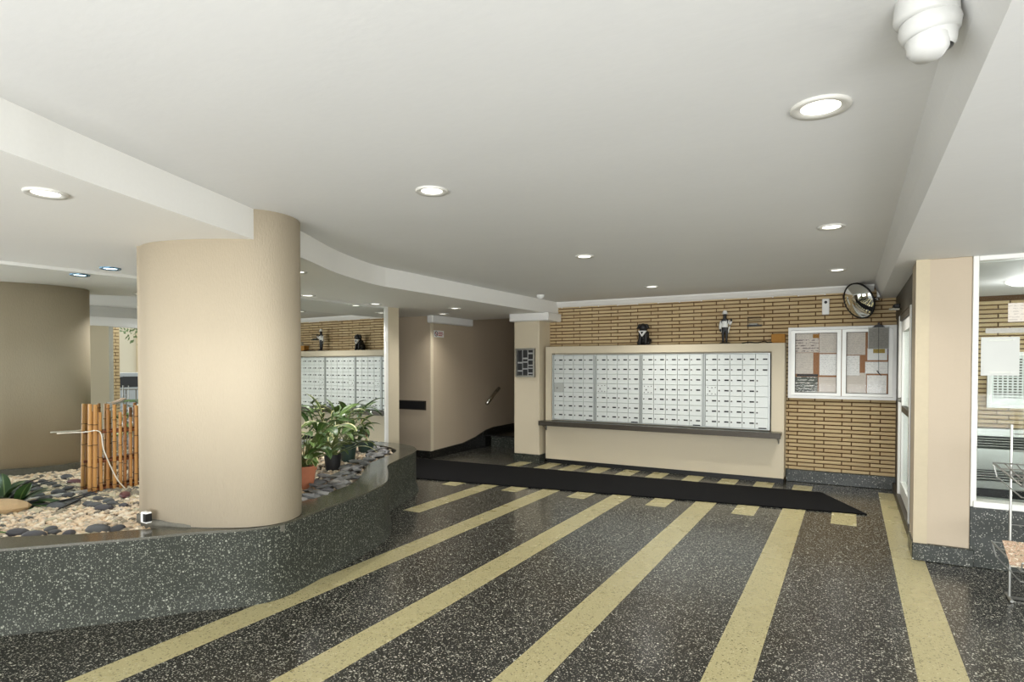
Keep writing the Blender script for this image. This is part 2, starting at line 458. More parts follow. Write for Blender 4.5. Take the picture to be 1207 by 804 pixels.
# crown mouldings
def crown(name, x0, x1, y, z0, z1, depth=0.06):
    b = NB(); pr = [(0, z0), (0, z1), (-depth, z1), (-depth, z1-0.02), (-depth*0.55, z0+0.03), (-0.015, z0+0.012), (-0.012, z0)]
    A = [b.verts.new((x0, y+p[0], p[1])) for p in pr]; B = [b.verts.new((x1, y+p[0], p[1])) for p in pr]
    n = len(pr)
    for i in range(n): b.faces.new((A[i], A[(i+1) % n], B[(i+1) % n], B[i]))
    b.faces.new(A); b.faces.new(list(reversed(B))); bmesh.ops.recalc_face_normals(b, faces=b.faces)
    return struct(name, b, M['white'])
crown('trim_1', -3.98, 0.235, 8.452, 2.375, CZ, 0.07)
struct('trim_2', BX(-4.60, -3.93, 7.98, 8.45, 2.165, SZ+0.01, bevel=0.012), M['white'])
# left pillar beside the brick wall
b = BX(-4.56, -4.125, 8.07, 8.66, 0.12, SZ, bevel=0.008)
struct('wall_pillar', b, M['beige_flat'])
struct('baseboard_pillar', BX(-4.565, -4.12, 8.06, 8.45, 0, 0.122), M['base'])
# stair hall
struct('wall_stair_right', BX(-4.56, -4.4, 8.66, 11.0, 0, 3.3), M['beige_dim_hall'])
struct('wall_stair_left', BX(-6.0, -5.83, 7.75, 11.0, 0, 3.3), M['beige_dim_hall'])
struct('wall_stair_end', BX(-6.0, -4.4, 11.0, 11.15, 0, 3.3), M['beige_dim_hall'])
struct('ceiling_stair', BX(-6.0, -4.4, 8.7, 11.0, 2.42, 2.55), M['beige_dim_hall'])
struct('wall_hall', BX(-9, -5.83, 7.6, 7.75, 0, SZ), M['beige_dim_hall'])
struct('trim_3', BX(-5.832, -5.815, 7.594, 7.66, 0.118, SZ), M['beige_flat'])
struct('trim_4', BX(-5.84, -5.72, 7.52, 8.68, 2.165, SZ+0.01, bevel=0.015), M['white'])
b = NB()
pf = [(7.585, 0), (7.585, 0.118), (8.5, 0.15), (8.9, 0.215), (9.25, 0.305), (9.5, 0.335), (11.0, 0.345), (11.0, 0)]
A = [b.verts.new((-5.83, y, z)) for y, z in pf]; B = [b.verts.new((-5.805, y, z)) for y, z in pf]
for i in range(len(pf)): b.faces.new((A[i], A[(i+1) % len(pf)], B[(i+1) % len(pf)], B[i]))
b.faces.new(A); b.faces.new(list(reversed(B))); bmesh.ops.recalc_face_normals(b, faces=b.faces)
struct('baseboard_stair', b, M['black_base'])
struct('baseboard_hall', BX(-9, -5.81, 7.575, 7.6, 0, 0.118), M['black_base'])
st = thing('stair_step', 'low dark terrazzo step at the end of the hall beyond the pillar', 'step', (-5.2, 9.3, 0))
mesh_obj('riser', BX(-5.74, -4.56, 9.3, 9.33, 0, 0.19), M['base'], st)
mesh_obj('tread', BX(-5.805, -4.56, 9.27, 11.0, 0.19, 0.215), M['black_base'], st)
# wall that carries the mirrors, its end post, hall side wall and ceiling ends
def mir(y): return -5.48 + math.tan(R(1.75)) * (y-5)
struct('wall_left', prism(NB(), [(mir(3.8)-0.02, 3.8), (mir(6.15)-0.02, 6.15), (-5.75, 6.15), (-5.75, -0.6), (-5.72, -0.6), (-5.62, 3.8)], 0, SZ), M['beige_dim_hall'])
b = NB(); prism(b, [(mir(6.15), 6.15), (mir(6.38), 6.38), (-5.75, 6.38), (-5.75, 6.15)], 0, SZ)
struct('wall_end', b, M['beige_flat'])
struct('trim_5', prism(NB(), [(mir(6.1)+0.012, 6.10), (mir(6.15)+0.014, 6.152), (mir(6.15)-0.02, 6.152), (mir(6.1)-0.02, 6.10)], 0.42, SZ), M['white'])
struct('wall_far_left', BX(-9.1, -9, -3, 7.75, 0, CZ), M['beige_dim_hall'])
LA = 5.0   # the left mirror panel stands at its own slight angle
def mirl(y): return -5.50 + math.tan(R(LA)) * (y-2.6)
def panel_mirror(label, f, y0, y1, z0=0.427, z1=2.255):
    root = thing('wall_mirror', label, 'mirror', ((f(y0)+f(y1))/2, (y0+y1)/2, z0))
    mesh_obj('mirror_glass', prism(NB(), [(f(y0), y0), (f(y1), y1), (f(y1)-0.008, y1), (f(y0)-0.008, y0)], z0, z1), M['mirror'], root)
    mesh_obj('top_trim', prism(NB(), [(f(y0)+0.012, y0), (f(y1)+0.012, y1), (f(y1)-0.012, y1), (f(y0)-0.012, y0)], z1, SZ), M['alu'], root)
    mesh_obj('bottom_trim', prism(NB(), [(f(y0)+0.012, y0), (f(y1)+0.012, y1), (f(y1)-0.012, y1), (f(y0)-0.012, y0)], z0, z0+0.035), M['alu'], root)
panel_mirror('tall wall mirror left of the big column, behind the bamboo fence', mirl, 0.3, 3.75)
panel_mirror('tall wall mirror right of the column showing the mailboxes behind the plants', mir, 3.8, 6.10)

# big column
col_o = spline([(-4.06,2.19),(-3.89,2.165),(-3.68,2.20),(-3.48,2.275),(-3.30,2.38),(-3.205,2.49),(-3.18,2.62),(-3.225,2.76),(-3.34,2.88),(-3.52,2.98),(-3.75,3.01),(-3.97,2.97),(-4.12,2.83),(-4.17,2.6),(-4.14,2.33),(-4.10,2.2)], True, 4)
b = prism(NB(), [(p[0], p[1]) for p in col_o], 0.482, CZ)
for f in b.faces:
    if abs(f.normal.z) < 0.5: f.smooth = True
column = thing('column', 'big rounded beige stucco column rising from the terrazzo planter', 'column', (-3.65, 2.55, 0.478))
mesh_obj('shaft', b, M['beige'], column)
# grey mortar mound at its foot and the white outlet box let into it
cen = Vector((-3.65, 2.58))
fk = [min(1, max(0, (p[0]+3.85)/0.5)) for p in col_o]
b = prism(NB(), [tuple(cen + (Vector((p[0], p[1]))-cen)*(1.03-0.05*k+0.006*math.sin(i*1.7))) for i, (p, k) in enumerate(zip(col_o, fk))], 0.42, 0.51)
b.verts.ensure_lookup_table()
for i, k in enumerate(fk): b.verts[len(col_o)+i].co.z = 0.51-0.034*k + 0.004*math.sin(i*2.3)
mesh_obj('mortar_foot', b, plain('foot_mortar', (104, 102, 92), 0.95, 0, 0.3, 50), column)

# ------------------------------------------------------------------ planter
outer = spline([(-5.68,0.31),(-5.4,0.40),(-4.97,0.65),(-4.5,1.02),(-4.12,1.42),(-3.85,1.72),(-3.62,1.99),(-3.47,2.19),(-3.31,2.34),(-3.205,2.49),(-3.19,2.64),(-3.225,2.84),(-3.28,3.1),(-3.33,3.36),(-3.41,3.68),(-3.51,3.93),(-3.63,4.1),(-3.86,4.36),(-4.08,4.6),(-4.19,4.83),(-4.30,5.12),(-4.43,5.46),(-4.58,5.68),(-4.80,5.86),(-5.05,5.94),(-5.43,5.98)], sub=4)
inner = spline([(-5.655,0.60),(-5.45,0.68),(-5.15,0.86),(-4.72,1.2),(-4.37,1.54),(-4.03,1.82),(-3.84,2.03),(-3.64,2.25),(-3.5,2.42),(-3.44,2.6),(-3.49,2.85),(-3.56,3.1),(-3.60,3.33),(-3.68,3.63),(-3.79,3.88),(-4.04,4.22),(-4.31,4.57),(-4.45,4.93),(-4.62,5.35),(-4.84,5.58),(-5.13,5.70),(-5.43,5.73)], sub=5)
def XY(L): return [(p[0], p[1]) for p in L]
outer, inner = XY(outer), XY(inner)
def offset(path, d):
    out = []
    for i, p in enumerate(path):
        a = Vector(path[max(i-1, 0)]); c = Vector(path[min(i+1, len(path)-1)]); t = (c-a).normalized()
        out.append((p[0] + t.y*d, p[1] - t.x*d))
    return out
planter = thing('planter', 'low curving speckled terrazzo planter around the column', 'planter', (-4.3, 3.2, 0))
def wall_strip(rings):
    b = NB(); V = [[b.verts.new((p[0], p[1], z)) for p in ring] for ring, z in rings]
    for a, c in zip(V, V[1:]):
        for i in range(len(a)-1): b.faces.new((a[i], a[i+1], c[i+1], c[i]))
    return b
b = wall_strip([(offset(outer, 0.03), 0.0), (offset(outer, 0.022), 0.03), (offset(outer, 0.005), 0.075), (outer, 0.10), (outer, 0.465)])
mesh_obj('front_wall', b, M['planter'], planter, True)
b = NB(); prism(b, offset(outer, 0.004) + list(reversed(inner)), 0.463, 0.478)
mesh_obj('rim', b, M['rim'], planter)
b = wall_strip([(inner, 0.38), (inner, 0.47)])
mesh_obj('inner_wall', b, M['planter'], planter)
mesh_obj('soil', prism(NB(), inner + [(mir(3.78)+0.013, 3.78), (mirl(3.74)+0.013, 3.74)], 0.38, 0.425), M['soil'], planter)

# ------------------------------------------------------------------ right side: column, door, window, vestibule
rc = thing('column', 'square beige column between the glass door and the wide window', 'column', (0.6, 5.6, 0))
mesh_obj('shaft', BX(0.43, 0.775, 5.5, 5.85, 0.13, 2.30, bevel=0.006), painted('column_paint', (190, 175, 152), 0.6, 0.03, 0.1), rc)
mesh_obj('corner_bead', BX(0.427, 0.515, 5.496, 5.51, 0.131, 2.30), plain('corner_bead_paint', (192, 179, 150), 0.55), rc)
mesh_obj('base', BX(0.42, 0.80, 5.475, 5.86, 0, 0.132, bevel=0.005), M['base'], rc)
struct('wall_window', BX(0.775, 1.86, 5.5, 5.66, 0, 0.45, bevel=0.004), M['base'])
win = thing('window_1', None, None, (1.3, 5.53, 0.45)); win['kind'] = 'structure'
def wpart(n, m, *a, **k): return struct(n, BX(*a, **k), m, win)
wpart('frame_post', M['alu'], 0.775, 0.812, 5.49, 5.58, 0.45, 2.30, bevel=0.004)
wpart('frame_head', M['alu'], 0.812, 1.80, 5.50, 5.57, 2.262, 2.30, bevel=0.004)
wpart('window_sill', M['alu'], 0.79, 1.86, 5.47, 5.60, 0.45, 0.498, bevel=0.004)
wpart('frame_post', M['alu'], 1.80, 1.86, 5.49, 5.58, 0.498, 2.30)
wpart('pane', M['glass'], 0.812, 1.80, 5.53, 5.536, 0.498, 2.262)
# unseen street side of the vestibule, made glazed to let daylight in
win2 = thing('added_window', None, None, (1.8, 7.0, 0)); win2['kind'] = 'structure'
for a in ((1.77, 1.83, 5.66, 5.72, 0, 2.27), (1.77, 1.83, 7.0, 7.06, 0, 2.27), (1.77, 1.83, 8.38, 8.45, 0, 2.27), (1.775, 1.825, 5.72, 8.38, 2.18, 2.27), (1.775, 1.825, 5.72, 8.38, 0, 0.12)):
    struct('frame_bar', BX(*a), M['alu'], win2)
for a in ((1.797, 1.803, 5.72, 7.0, 0.12, 2.18), (1.797, 1.803, 7.06, 8.38, 0.12, 2.18)):
    struct('pane', BX(*a), M['glass'], win2)
# door wall along x = 0.47
struct('wall_right', BX(0.46, 0.58, 5.85, 8.452, 2.04, 2.31), M['dark'])
struct('wall_door_near', BX(0.46, 0.56, 5.85, 6.30, 0, 2.04), M['dark'])
struct('wall_door_far', BX(0.47, 0.56, 7.80, 8.452, 0.0, 2.04), M['dark'])
door = thing('door_1', None, None, (0.48, 7.05, 0)); door['kind'] = 'structure'
def dpart(n, m, *a, parent=None, **k): return struct(n, BX(*a, **k), m, parent or door)
dpart('door_jamb', M['alu'], 0.452, 0.55, 6.30, 6.40, 0.0, 2.03)
dpart('door_jamb', M['alu'], 0.452, 0.55, 7.72, 7.80, 0.0, 2.03)
dpart('door_head', M['dark'], 0.46, 0.55, 6.40, 7.72, 1.97, 2.03)
dpart('threshold', M['dark'], 0.44, 0.56, 5.86, 8.40, 0.0, 0.09)
leaf_ = struct('door_leaf', BX(0.475, 0.52, 7.60, 7.715, 0.10, 1.965), M['alu'], door)
for a in ((0.475, 0.52, 6.405, 6.52, 0.10, 1.965), (0.475, 0.52, 6.52, 7.60, 1.85, 1.965), (0.475, 0.52, 6.52, 7.60, 0.10, 0.24)):
    struct('door_stile', BX(*a), M['alu'], leaf_)
struct('door_rail', BX(0.475, 0.52, 6.52, 7.60, 1.0, 1.06), M['dark'], leaf_)
struct('door_pane', BX(0.494, 0.50, 6.52, 7.60, 1.06, 1.85), M['glass'], leaf_)
struct('door_pane', BX(0.494, 0.50, 6.52, 7.60, 0.24, 1.0), M['glass'], leaf_)
b = NB(); lathe(b, [(0.0, 0.03), (0.022, 0.03), (0.022, 0.008), (0.03, 0.008), (0.03, 0)], (0.475, 7.66, 1.12), (-1, 0, 0), 12)
struct('door_lock', b, M['steel'], leaf_)
# street front of the lobby on the right, brick pier outside
struct('wall_street', BX(3.0, 3.3, 4.72, 5.17, 0, 2.35), M['beige_flat'])
struct('trim_6', BX(3.1, 3.22, 5.17, 5.28, 0, 2.35), M['alu'])
pier = struct('wall_pier', BX(4.0, 4.35, 5.44, 5.66, -0.05, 2.9), M['mortar'])
bm = NB(); z = 0.0; rr = 0
while z < 2.85:
    for y0, y1 in (((5.435, 5.58), (5.592, 5.665)) if rr % 2 else ((5.435, 5.51), (5.522, 5.665))):
        box(bm, 3.985, 4.02, y0, y1, z+0.007, z+BP*1.5-0.006)
    z += BP*1.5; rr += 1
o = mesh_obj('brick_facing', bm, M['brick'], pier); o['kind'] = 'stuff'
struct('ceiling_vestibule', BX(0.58, 1.83, 5.66, 8.452, 2.27, 2.31), M['ceil'])

# ------------------------------------------------------------------ mailbox wall unit
unit = thing('mailbox_cabinet', 'long beige built-in cabinet holding the mailboxes against the brick wall', 'cabinet', (-2.4, 8.3, 0))
b = NB()
UX0, UX1, UF, UB = -4.07, -0.725, 8.185, 8.435
box(b, UX0, UX1, UF, UB, 0.062, 0.60); box(b, UX0, UX1, UF, UB, 1.672, 1.775)
box(b, UX0, -3.965, UF, UB, 0.60, 1.672); box(b, -0.875, UX1, UF, UB, 0.60, 1.672); box(b, -3.965, -0.875, 8.30, UB, 0.60, 1.672)
mesh_obj('body', b, M['beige_flat'], unit)
mesh_obj('toe_kick', BX(UX0+0.01, UX1-0.01, UF+0.03, UB, 0, 0.062), M['black'], unit)
banks = [('mailbox bank of four columns at the left end of the cabinet', -3.945, -3.262, 4), ('mailbox bank of four columns second from the left', -3.257, -2.574, 4),
         ('mailbox bank of five columns second from the right', -2.569, -1.713, 5), ('mailbox bank of five columns at the right end with blank plates missing', -1.708, -0.890, 5)]
Z0, Z1, NR = 0.665, 1.650, 7
slot_me = lock_me = None
def share(bm, m, name):
    me = bpy.data.meshes.new(name); bm.to_mesh(me); bm.free(); me.materials.append(m); return me
slot_me = share(BX(0.088, 0.142, -0.0025, 0, 0.060, 0.079), M['black'], 'name_slot')
lock_me = share(lathe(NB(), [(0, 0.005), (0.008, 0.005), (0.010, 0)], (0.022, 0, 0.068), (0, -1, 0), 8), M['dark'], 'lock')
rivet_me = share(lathe(NB(), [(0, 0.004), (0.006, 0.004), (0.007, 0)], (0, 0, 0), (0, -1, 0), 6), M['dark'], 'rivet')
def put(me, parent, loc=(0, 0, 0)):
    o = bpy.data.objects.new(me.name.split('.')[0], me); COL.objects.link(o); o.parent = parent; o.location = loc; return o
for bi, (lab, x0, x1, nc) in enumerate(banks):
    if bi == 3: lab = 'mailbox bank of five columns at the right end of the cabinet'
    bk = thing('mailbox_bank', lab, 'mailboxes', (x0, 8.185, Z0), 'mailbox banks in the cabinet')
    fx0, fx1 = x0, x1
    b = NB(); t = 0.019; fy0, fy1 = 8.163, 8.30
    box(b, fx0, fx0+t, fy0, fy1, Z0, Z1); box(b, fx1-t, fx1, fy0, fy1, Z0, Z1)
    box(b, fx0+t, fx1-t, 8.175, fy1, Z1-0.012, Z1); box(b, fx0+t, fx1-t, 8.175, fy1, Z0, Z0+0.012); box(b, fx0+t, fx1-t, 8.20, fy1, Z0+0.012, Z1-0.012)
    mesh_obj('frame', b, M['mail2'], bk)
    dw = (fx1-fx0-2*t)/nc; dh = (Z1-Z0-0.024)/NR; sx = dw/0.160
    bm = NB(); box(bm, 0.0018, dw-0.0018, 0, 0.014, 0.0022, dh-0.0022, bevel=0.0025); dme = share(bm, M['mail'], 'mailbox_door')
    bm = NB(); box(bm, 0.0018, dw-0.0018, 0, 0.014, 0.0022, dh-0.0022, bevel=0.0025); gme = share(bm, M['mailgrey'], 'mailbox_door')
    for r_ in range(NR):
        for c_ in range(nc):
            master = (c_ == 0 and r_ == 3)
            d = put(gme if (master and bi == 0) else dme, bk, (t + c_*dw, -0.008 - random.uniform(0, 0.0015), 0.012 + (NR-1-r_)*dh))
            if master:
                if bi == 0: d['label'] = 'grey master lock panel'
                put(lock_me, d, (0.035, 0, -0.008))
                if bi: [put(rivet_me, d, p) for p in ((0.03, 0, 0.02), (0.085, 0, 0.025), (0.13, 0, 0.02), (0.03, 0, 0.11), (0.085, 0, 0.105), (0.13, 0, 0.11))]
                continue
            put(lock_me, d)
            if not (bi == 3 and c_ == 4 and r_ >= 2): put(slot_me, d)
    mesh_obj('maker_plate', BX(fx1-t-0.115, fx1-t-0.02, 8.170, 8.178, Z0+0.014, Z0+0.028), M['black'], bk)
# shelf below the boxes
sh = thing('mail_shelf', 'narrow dark steel shelf running below the mailboxes', 'shelf', (-2.4, 8.08, 0.6))
mesh_obj('shelf_top', BX(-4.085, -0.745, 7.975, 8.185, 0.615, 0.652, bevel=0.004), M['steel'], sh)
mesh_obj('shelf_lip', BX(-4.087, -0.743, 7.968, 7.985, 0.585, 0.655, bevel=0.003), M['dark'], sh)
for x in (-4.055, -0.785):
    b = NB(); box(b, x-0.008, x+0.008, 8.00, 8.185, 0.592, 0.615); box(b, x-0.008, x+0.008, 8.165, 8.185, 0.50, 0.592)
    tube(b, [(x, 8.02, 0.595), (x, 8.17, 0.51)], 0.007, 6)
    mesh_obj('bracket', b, M['steel'], sh)

# ------------------------------------------------------------------ figures on top of the cabinet
def skin_body(name, verts, edges, radii, m, parent, sub=1):
    L = rootloc(parent)
    me = bpy.data.meshes.new(name); me.from_pydata([tuple(Vector(v)-L) for v in verts], edges, []); me.materials.append(m)
    o = bpy.data.objects.new(name, me); COL.objects.link(o); o.parent = parent
    md = o.modifiers.new('skin', 'SKIN'); md.use_smooth_shade = True
    if not me.skin_vertices: me.skin_vertices.new()
    for i, r_ in enumerate(radii):
        me.skin_vertices[0].data[i].radius = (r_, r_) if not isinstance(r_, tuple) else r_
    me.skin_vertices[0].data[0].use_root = True
    s = o.modifiers.new('sub', 'SUBSURF'); s.levels = sub; s.render_levels = sub
    return o
TOP = 1.775
dog = thing('dog_figurine', 'black seated dog figurine with white neck scarf on top of the mailbox cabinet', 'figurine', (-2.565, 8.29, TOP))
dx, dy = -2.565, 8.29
V = [(dx, dy+0.05, TOP+0.07), (dx, dy+0.01, TOP+0.14), (dx, dy-0.02, TOP+0.20), (dx, dy-0.025, TOP+0.245), (dx, dy-0.05, TOP+0.265), (dx, dy-0.095, TOP+0.252),
     (dx-0.04, dy-0.03, TOP+0.16), (dx-0.042, dy-0.045, TOP+0.08), (dx-0.042, dy-0.055, TOP+0.018), (dx-0.042, dy-0.085, TOP+0.014),
     (dx+0.04, dy-0.03, TOP+0.16), (dx+0.042, dy-0.045, TOP+0.08), (dx+0.042, dy-0.055, TOP+0.018), (dx+0.042, dy-0.085, TOP+0.014),
     (dx-0.065, dy+0.03, TOP+0.055), (dx-0.07, dy-0.04, TOP+0.022), (dx+0.065, dy+0.03, TOP+0.055), (dx+0.07, dy-0.04, TOP+0.022),
     (dx, dy+0.11, TOP+0.03), (dx, dy+0.14, TOP+0.02)]
E_ = [(0,1),(1,2),(2,3),(3,4),(4,5),(1,6),(6,7),(7,8),(8,9),(1,10),(10,11),(11,12),(12,13),(0,14),(14,15),(0,16),(16,17),(0,18),(18,19)]
rad = [.078,.076,.062,.066,.072,.028,.035,.024,.02,.018,.035,.024,.02,.018,.048,.022,.048,.022,.018,.01]
skin_body('body', V, E_, rad, M['black'], dog)
for s in (-1, 1):
    b = NB(); obox(b, (dx+s*0.062, dy-0.03, TOP+0.268), (1, 0, 0), (0, 1, 0), (s*-0.5, 0, 1), 0.03, 0.05, 0.075); bmesh.ops.bevel(b, geom=b.edges[:], offset=0.006, segments=1, affect='EDGES')
    mesh_obj('ear', b, M['black'], dog)
b = NB(); q = [(dx-0.06, dy-0.075, TOP+0.205), (dx+0.06, dy-0.075, TOP+0.205), (dx, dy-0.10, TOP+0.12)]
f0 = [b.verts.new(p) for p in q]; f1 = [b.verts.new((p[0], p[1]+0.03, p[2])) for p in q]
b.faces.new(f0); b.faces.new(list(reversed(f1)))
for i in range(3): b.faces.new((f0[i], f1[i], f1[(i+1) % 3], f0[(i+1) % 3]))
mesh_obj('scarf', b, M['plastic'], dog)
b = NB(); q = [(dx-0.02, dy-0.096, TOP+0.19), (dx+0.02, dy-0.096, TOP+0.19), (dx, dy-0.105, TOP+0.155)]
f0 = [b.verts.new(p) for p in q]; f1 = [b.verts.new((p[0], p[1]+0.02, p[2])) for p in q]
b.faces.new(f0); b.faces.new(list(reversed(f1)))
for i in range(3): b.faces.new((f0[i], f1[i], f1[(i+1) % 3], f0[(i+1) % 3]))
mesh_obj('scarf_motif', b, M['black'], dog)

wx, wy = -1.463, 8.29
wt = thing('waiter_figurine', 'slim black and white waiter figurine with white hat raising one hand on the cabinet', 'figurine', (wx, wy, TOP))
V = [(wx, wy, TOP+0.20), (wx, wy, TOP+0.26), (wx, wy, TOP+0.315), (wx, wy-0.005, TOP+0.345), (wx, wy-0.005, TOP+0.375), (wx, wy-0.005, TOP+0.40),
     (wx-0.022, wy, TOP+0.18), (wx-0.022, wy-0.005, TOP+0.10), (wx-0.022, wy, TOP+0.03), (wx-0.024, wy-0.03, TOP+0.022),
     (wx+0.022, wy, TOP+0.18), (wx+0.022, wy-0.005, TOP+0.10), (wx+0.022, wy, TOP+0.03), (wx+0.024, wy-0.03, TOP+0.022),
     (wx-0.045, wy, TOP+0.30), (wx-0.058, wy-0.005, TOP+0.24), (wx-0.055, wy-0.015, TOP+0.19), (wx-0.052, wy-0.02, TOP+0.165),
     (wx+0.045, wy, TOP+0.30), (wx+0.072, wy-0.01, TOP+0.262), (wx+0.088, wy-0.03, TOP+0.31), (wx+0.082, wy-0.035, TOP+0.34)]
E_ = [(0,1),(1,2),(2,3),(3,4),(4,5),(0,6),(6,7),(7,8),(8,9),(0,10),(10,11),(11,12),(12,13),(2,14),(14,15),(15,16),(16,17),(2,18),(18,19),(19,20),(20,21)]
rad = [.036,.033,.034,.018,.03,.026,.026,.019,.014,.014,.026,.019,.014,.014,.018,.014,.011,.013,.018,.014,.011,.013]
skin_body('body', V, E_, rad, M['black'], wt)
mesh_obj('base', lathe(NB(), [(0, 0.024), (0.05, 0.024), (0.075, 0.008), (0.078, 0), (0, 0)], (wx, wy, TOP), seg=16), M['dark'], wt)
mesh_obj('hat', lathe(NB(), [(0.0, 0.05), (0.022, 0.046), (0.03, 0.02), (0.033, 0.006), (0.045, 0.003), (0.045, 0.0), (0, 0)], (wx, wy-0.005, TOP+0.398), seg=16), M['plastic'], wt)
b = lathe(NB(), [(0.0415, 0), (0.040, 0.03), (0.041, 0.075), (0.032, 0.10)], (wx, wy, TOP+0.222), seg=14)
mesh_obj('waistcoat', b, M['plastic'], wt)
for s, p in ((-1, [(wx-0.043, wy, TOP+0.305), (wx-0.058, wy-0.005, TOP+0.245), (wx-0.055, wy-0.013, TOP+0.20)]), (1, [(wx+0.043, wy, TOP+0.305), (wx+0.072, wy-0.01, TOP+0.262), (wx+0.087, wy-0.028, TOP+0.30)])):
    mesh_obj('sleeve', tube(NB(), p, [.0215, .018, .015], 10), M['plastic'], wt, True)
b = NB(); obox(b, (wx-0.012, wy-0.045, TOP+0.312), (1, 0, 0.3), (0, 1, 0), (-0.3, 0, 1), 0.024, 0.012, 0.016); obox(b, (wx+0.012, wy-0.045, TOP+0.312), (1, 0, -0.3), (0, 1, 0), (0.3, 0, 1), 0.024, 0.012, 0.016)
mesh_obj('bow_tie', b, M['black'], wt)
for s in (-1, 1): mesh_obj('coat_tail', obox(NB(), (wx+s*0.047, wy+0.01, TOP+0.185), (1, 0, 0), (0, 1, 0), (s*0.3, 0, 1), 0.012, 0.03, 0.10), M['plastic'], wt)

cb = thing('cardboard_box', 'flat brown cardboard box on the right end of the mailbox cabinet', 'box', (-0.80, 8.37, TOP))
mesh_obj('carton', BX(-0.895, -0.735, 8.31, 8.43, TOP, TOP+0.12, bevel=0.003), M['card'], cb)
mesh_obj('flap', obox(NB(), (-0.722, 8.33, TOP+0.108), (1, 0, -0.25), (0, 1, 0), (0.25, 0, 1), 0.036, 0.11, 0.004), M['card'], cb)
b = tube(NB(), spline([(-1.25, 8.30, TOP+0.008), (-1.16, 8.33, TOP+0.02), (-1.06, 8.29, TOP+0.008), (-0.98, 8.33, TOP+0.028), (-0.93, 8.26, TOP+0.008), (-0.88, 8.22, TOP+0.008)], sub=5), 0.007, 6)
tag(mesh_obj('cable', b, M['black'], None, True), 'short black cable lying on the cabinet top beside the cardboard box', 'cable')
hk = thing('wall_rack', 'small dark wire letter rack fixed to the brick wall above the cabinet', 'rack', (-1.1, 8.42, 2.0))
b = NB()
for z in (2.125, 2.09): tube(b, [(-1.19, 8.437, z), (-1.19, 8.40, z), (-1.03, 8.40, z), (-1.03, 8.437, z)], 0.004, 6)
tube(b, [(-1.19, 8.40, 2.135), (-1.19, 8.40, 2.01)], 0.004, 6)
mesh_obj('wires', b, M['dark'], hk)
mesh_obj('tray', BX(-1.20, -1.02, 8.385, 8.437, 2.005, 2.025), M['black'], hk)
mesh_obj('tray_contents', BX(-1.175, -1.07, 8.39, 8.435, 2.025, 2.045, bevel=0.003), M['steel'], hk)

# ------------------------------------------------------------------ directory board on the pillar
dr = thing('directory_board', 'small framed black directory board on the beige pillar', 'sign', (-4.352, 8.06, 1.53))
x0, x1, z0, z1 = -4.52, -4.185, 1.31, 1.752
mesh_obj('backing', BX(x0+0.02, x1-0.02, 8.05, 8.07, z0+0.02, z1-0.02), plain('board_backing', (176, 176, 174), 0.5), dr)
b = NB(); fw = 0.028
box(b, x0, x0+fw, 8.03, 8.07, z0, z1); box(b, x1-fw, x1, 8.03, 8.07, z0, z1); box(b, x0+fw, x1-fw, 8.03, 8.07, z0, z0+fw); box(b, x0+fw, x1-fw, 8.03, 8.07, z1-fw, z1)
mesh_obj('board_frame', b, M['steel'], dr)
cw = (x1-x0-2*fw)/3; H = z1-z0-2*fw
for ci, rows in enumerate(([(0, .47), (.53, .80), (.85, 1)], [(0, .30), (.36, .45), (.50, .72), (.77, 1)], [(0, .10), (.16, .36), (.41, .58), (.63, .70), (.74, .89), (.94, 1)])):
    for a, c in rows:
        mesh_obj('name_panel', BX(x0+fw+ci*cw+0.008, x0+fw+(ci+1)*cw-0.008, 8.043, 8.052, z1-fw-c*H, z1-fw-a*H), M['black'], dr)

# ------------------------------------------------------------------ notice case
nc_ = thing('notice_case', 'white framed two-door notice case on the brick wall', 'notice board', (-0.11, 8.42, 1.1))
X0, X1, ZB, ZT = -0.70, 0.468, 1.075, 1.972
mesh_obj('back_board', BX(X0+0.03, X1-0.03, 8.418, 8.436, ZB+0.03, ZT-0.03), M['cork'], nc_)
b = NB(); t = 0.035
box(b, X0, X0+t, 8.372, 8.436, ZB, ZT); box(b, X1-t, X1, 8.372, 8.436, ZB, ZT); box(b, X0+t, X1-t, 8.372, 8.436, ZB, ZB+t); box(b, X0+t, X1-t, 8.372, 8.436, ZT-t, ZT)
mesh_obj('case_frame', b, M['plastic'], nc_)
for a, c in ((-0.665, -0.106), (-0.098, 0.433)):
    d_ = None; b = NB(); s_ = 0.045; za, zc = ZB+t+0.003, ZT-t-0.003
    box(b, a, a+s_, 8.365, 8.395, za, zc); box(b, c-s_, c, 8.365, 8.395, za, zc); box(b, a+s_, c-s_, 8.365, 8.395, za, za+s_-0.01); box(b, a+s_, c-s_, 8.365, 8.395, zc-s_+0.01, zc)
    d_ = mesh_obj('case_door', b, M['alu'], nc_)
    b = NB(); g = 0.006
    for q in ((a+s_, a+s_+g, za+s_-0.01, zc-s_+0.01), (c-s_-g, c-s_, za+s_-0.01, zc-s_+0.01), (a+s_, c-s_, za+s_-0.01, za+s_-0.01+g), (a+s_, c-s_, zc-s_+0.01-g, zc-s_+0.01)): box(b, q[0], q[1], 8.362, 8.385, q[2], q[3])
    mesh_obj('gasket', b, M['dark'], d_)
    mesh_obj('door_glass', BX(a+s_, c-s_, 8.380, 8.383, za+s_-0.01, zc-s_+0.01), M['case_glass'], d_)
def sheet(label, m, x0, x1, z0, z1, lay=0, name='notice', cat='notice', mat_=None):
    y = 8.416 - lay*0.003
    return tag(mesh_obj(name, BX(x0, x1, y-0.0015, y, z0, z1), M[m], None), label, cat, 'notices in the case')
sheet('pale handwritten note, upper left of the notice case', 'pap_hand', -0.625, -0.352, 1.655, 1.825, 3)
sheet('blank cream sheet behind the handwritten note, top left of the case', 'pap_grey', -0.625, -0.36, 1.72, 1.925, 0)
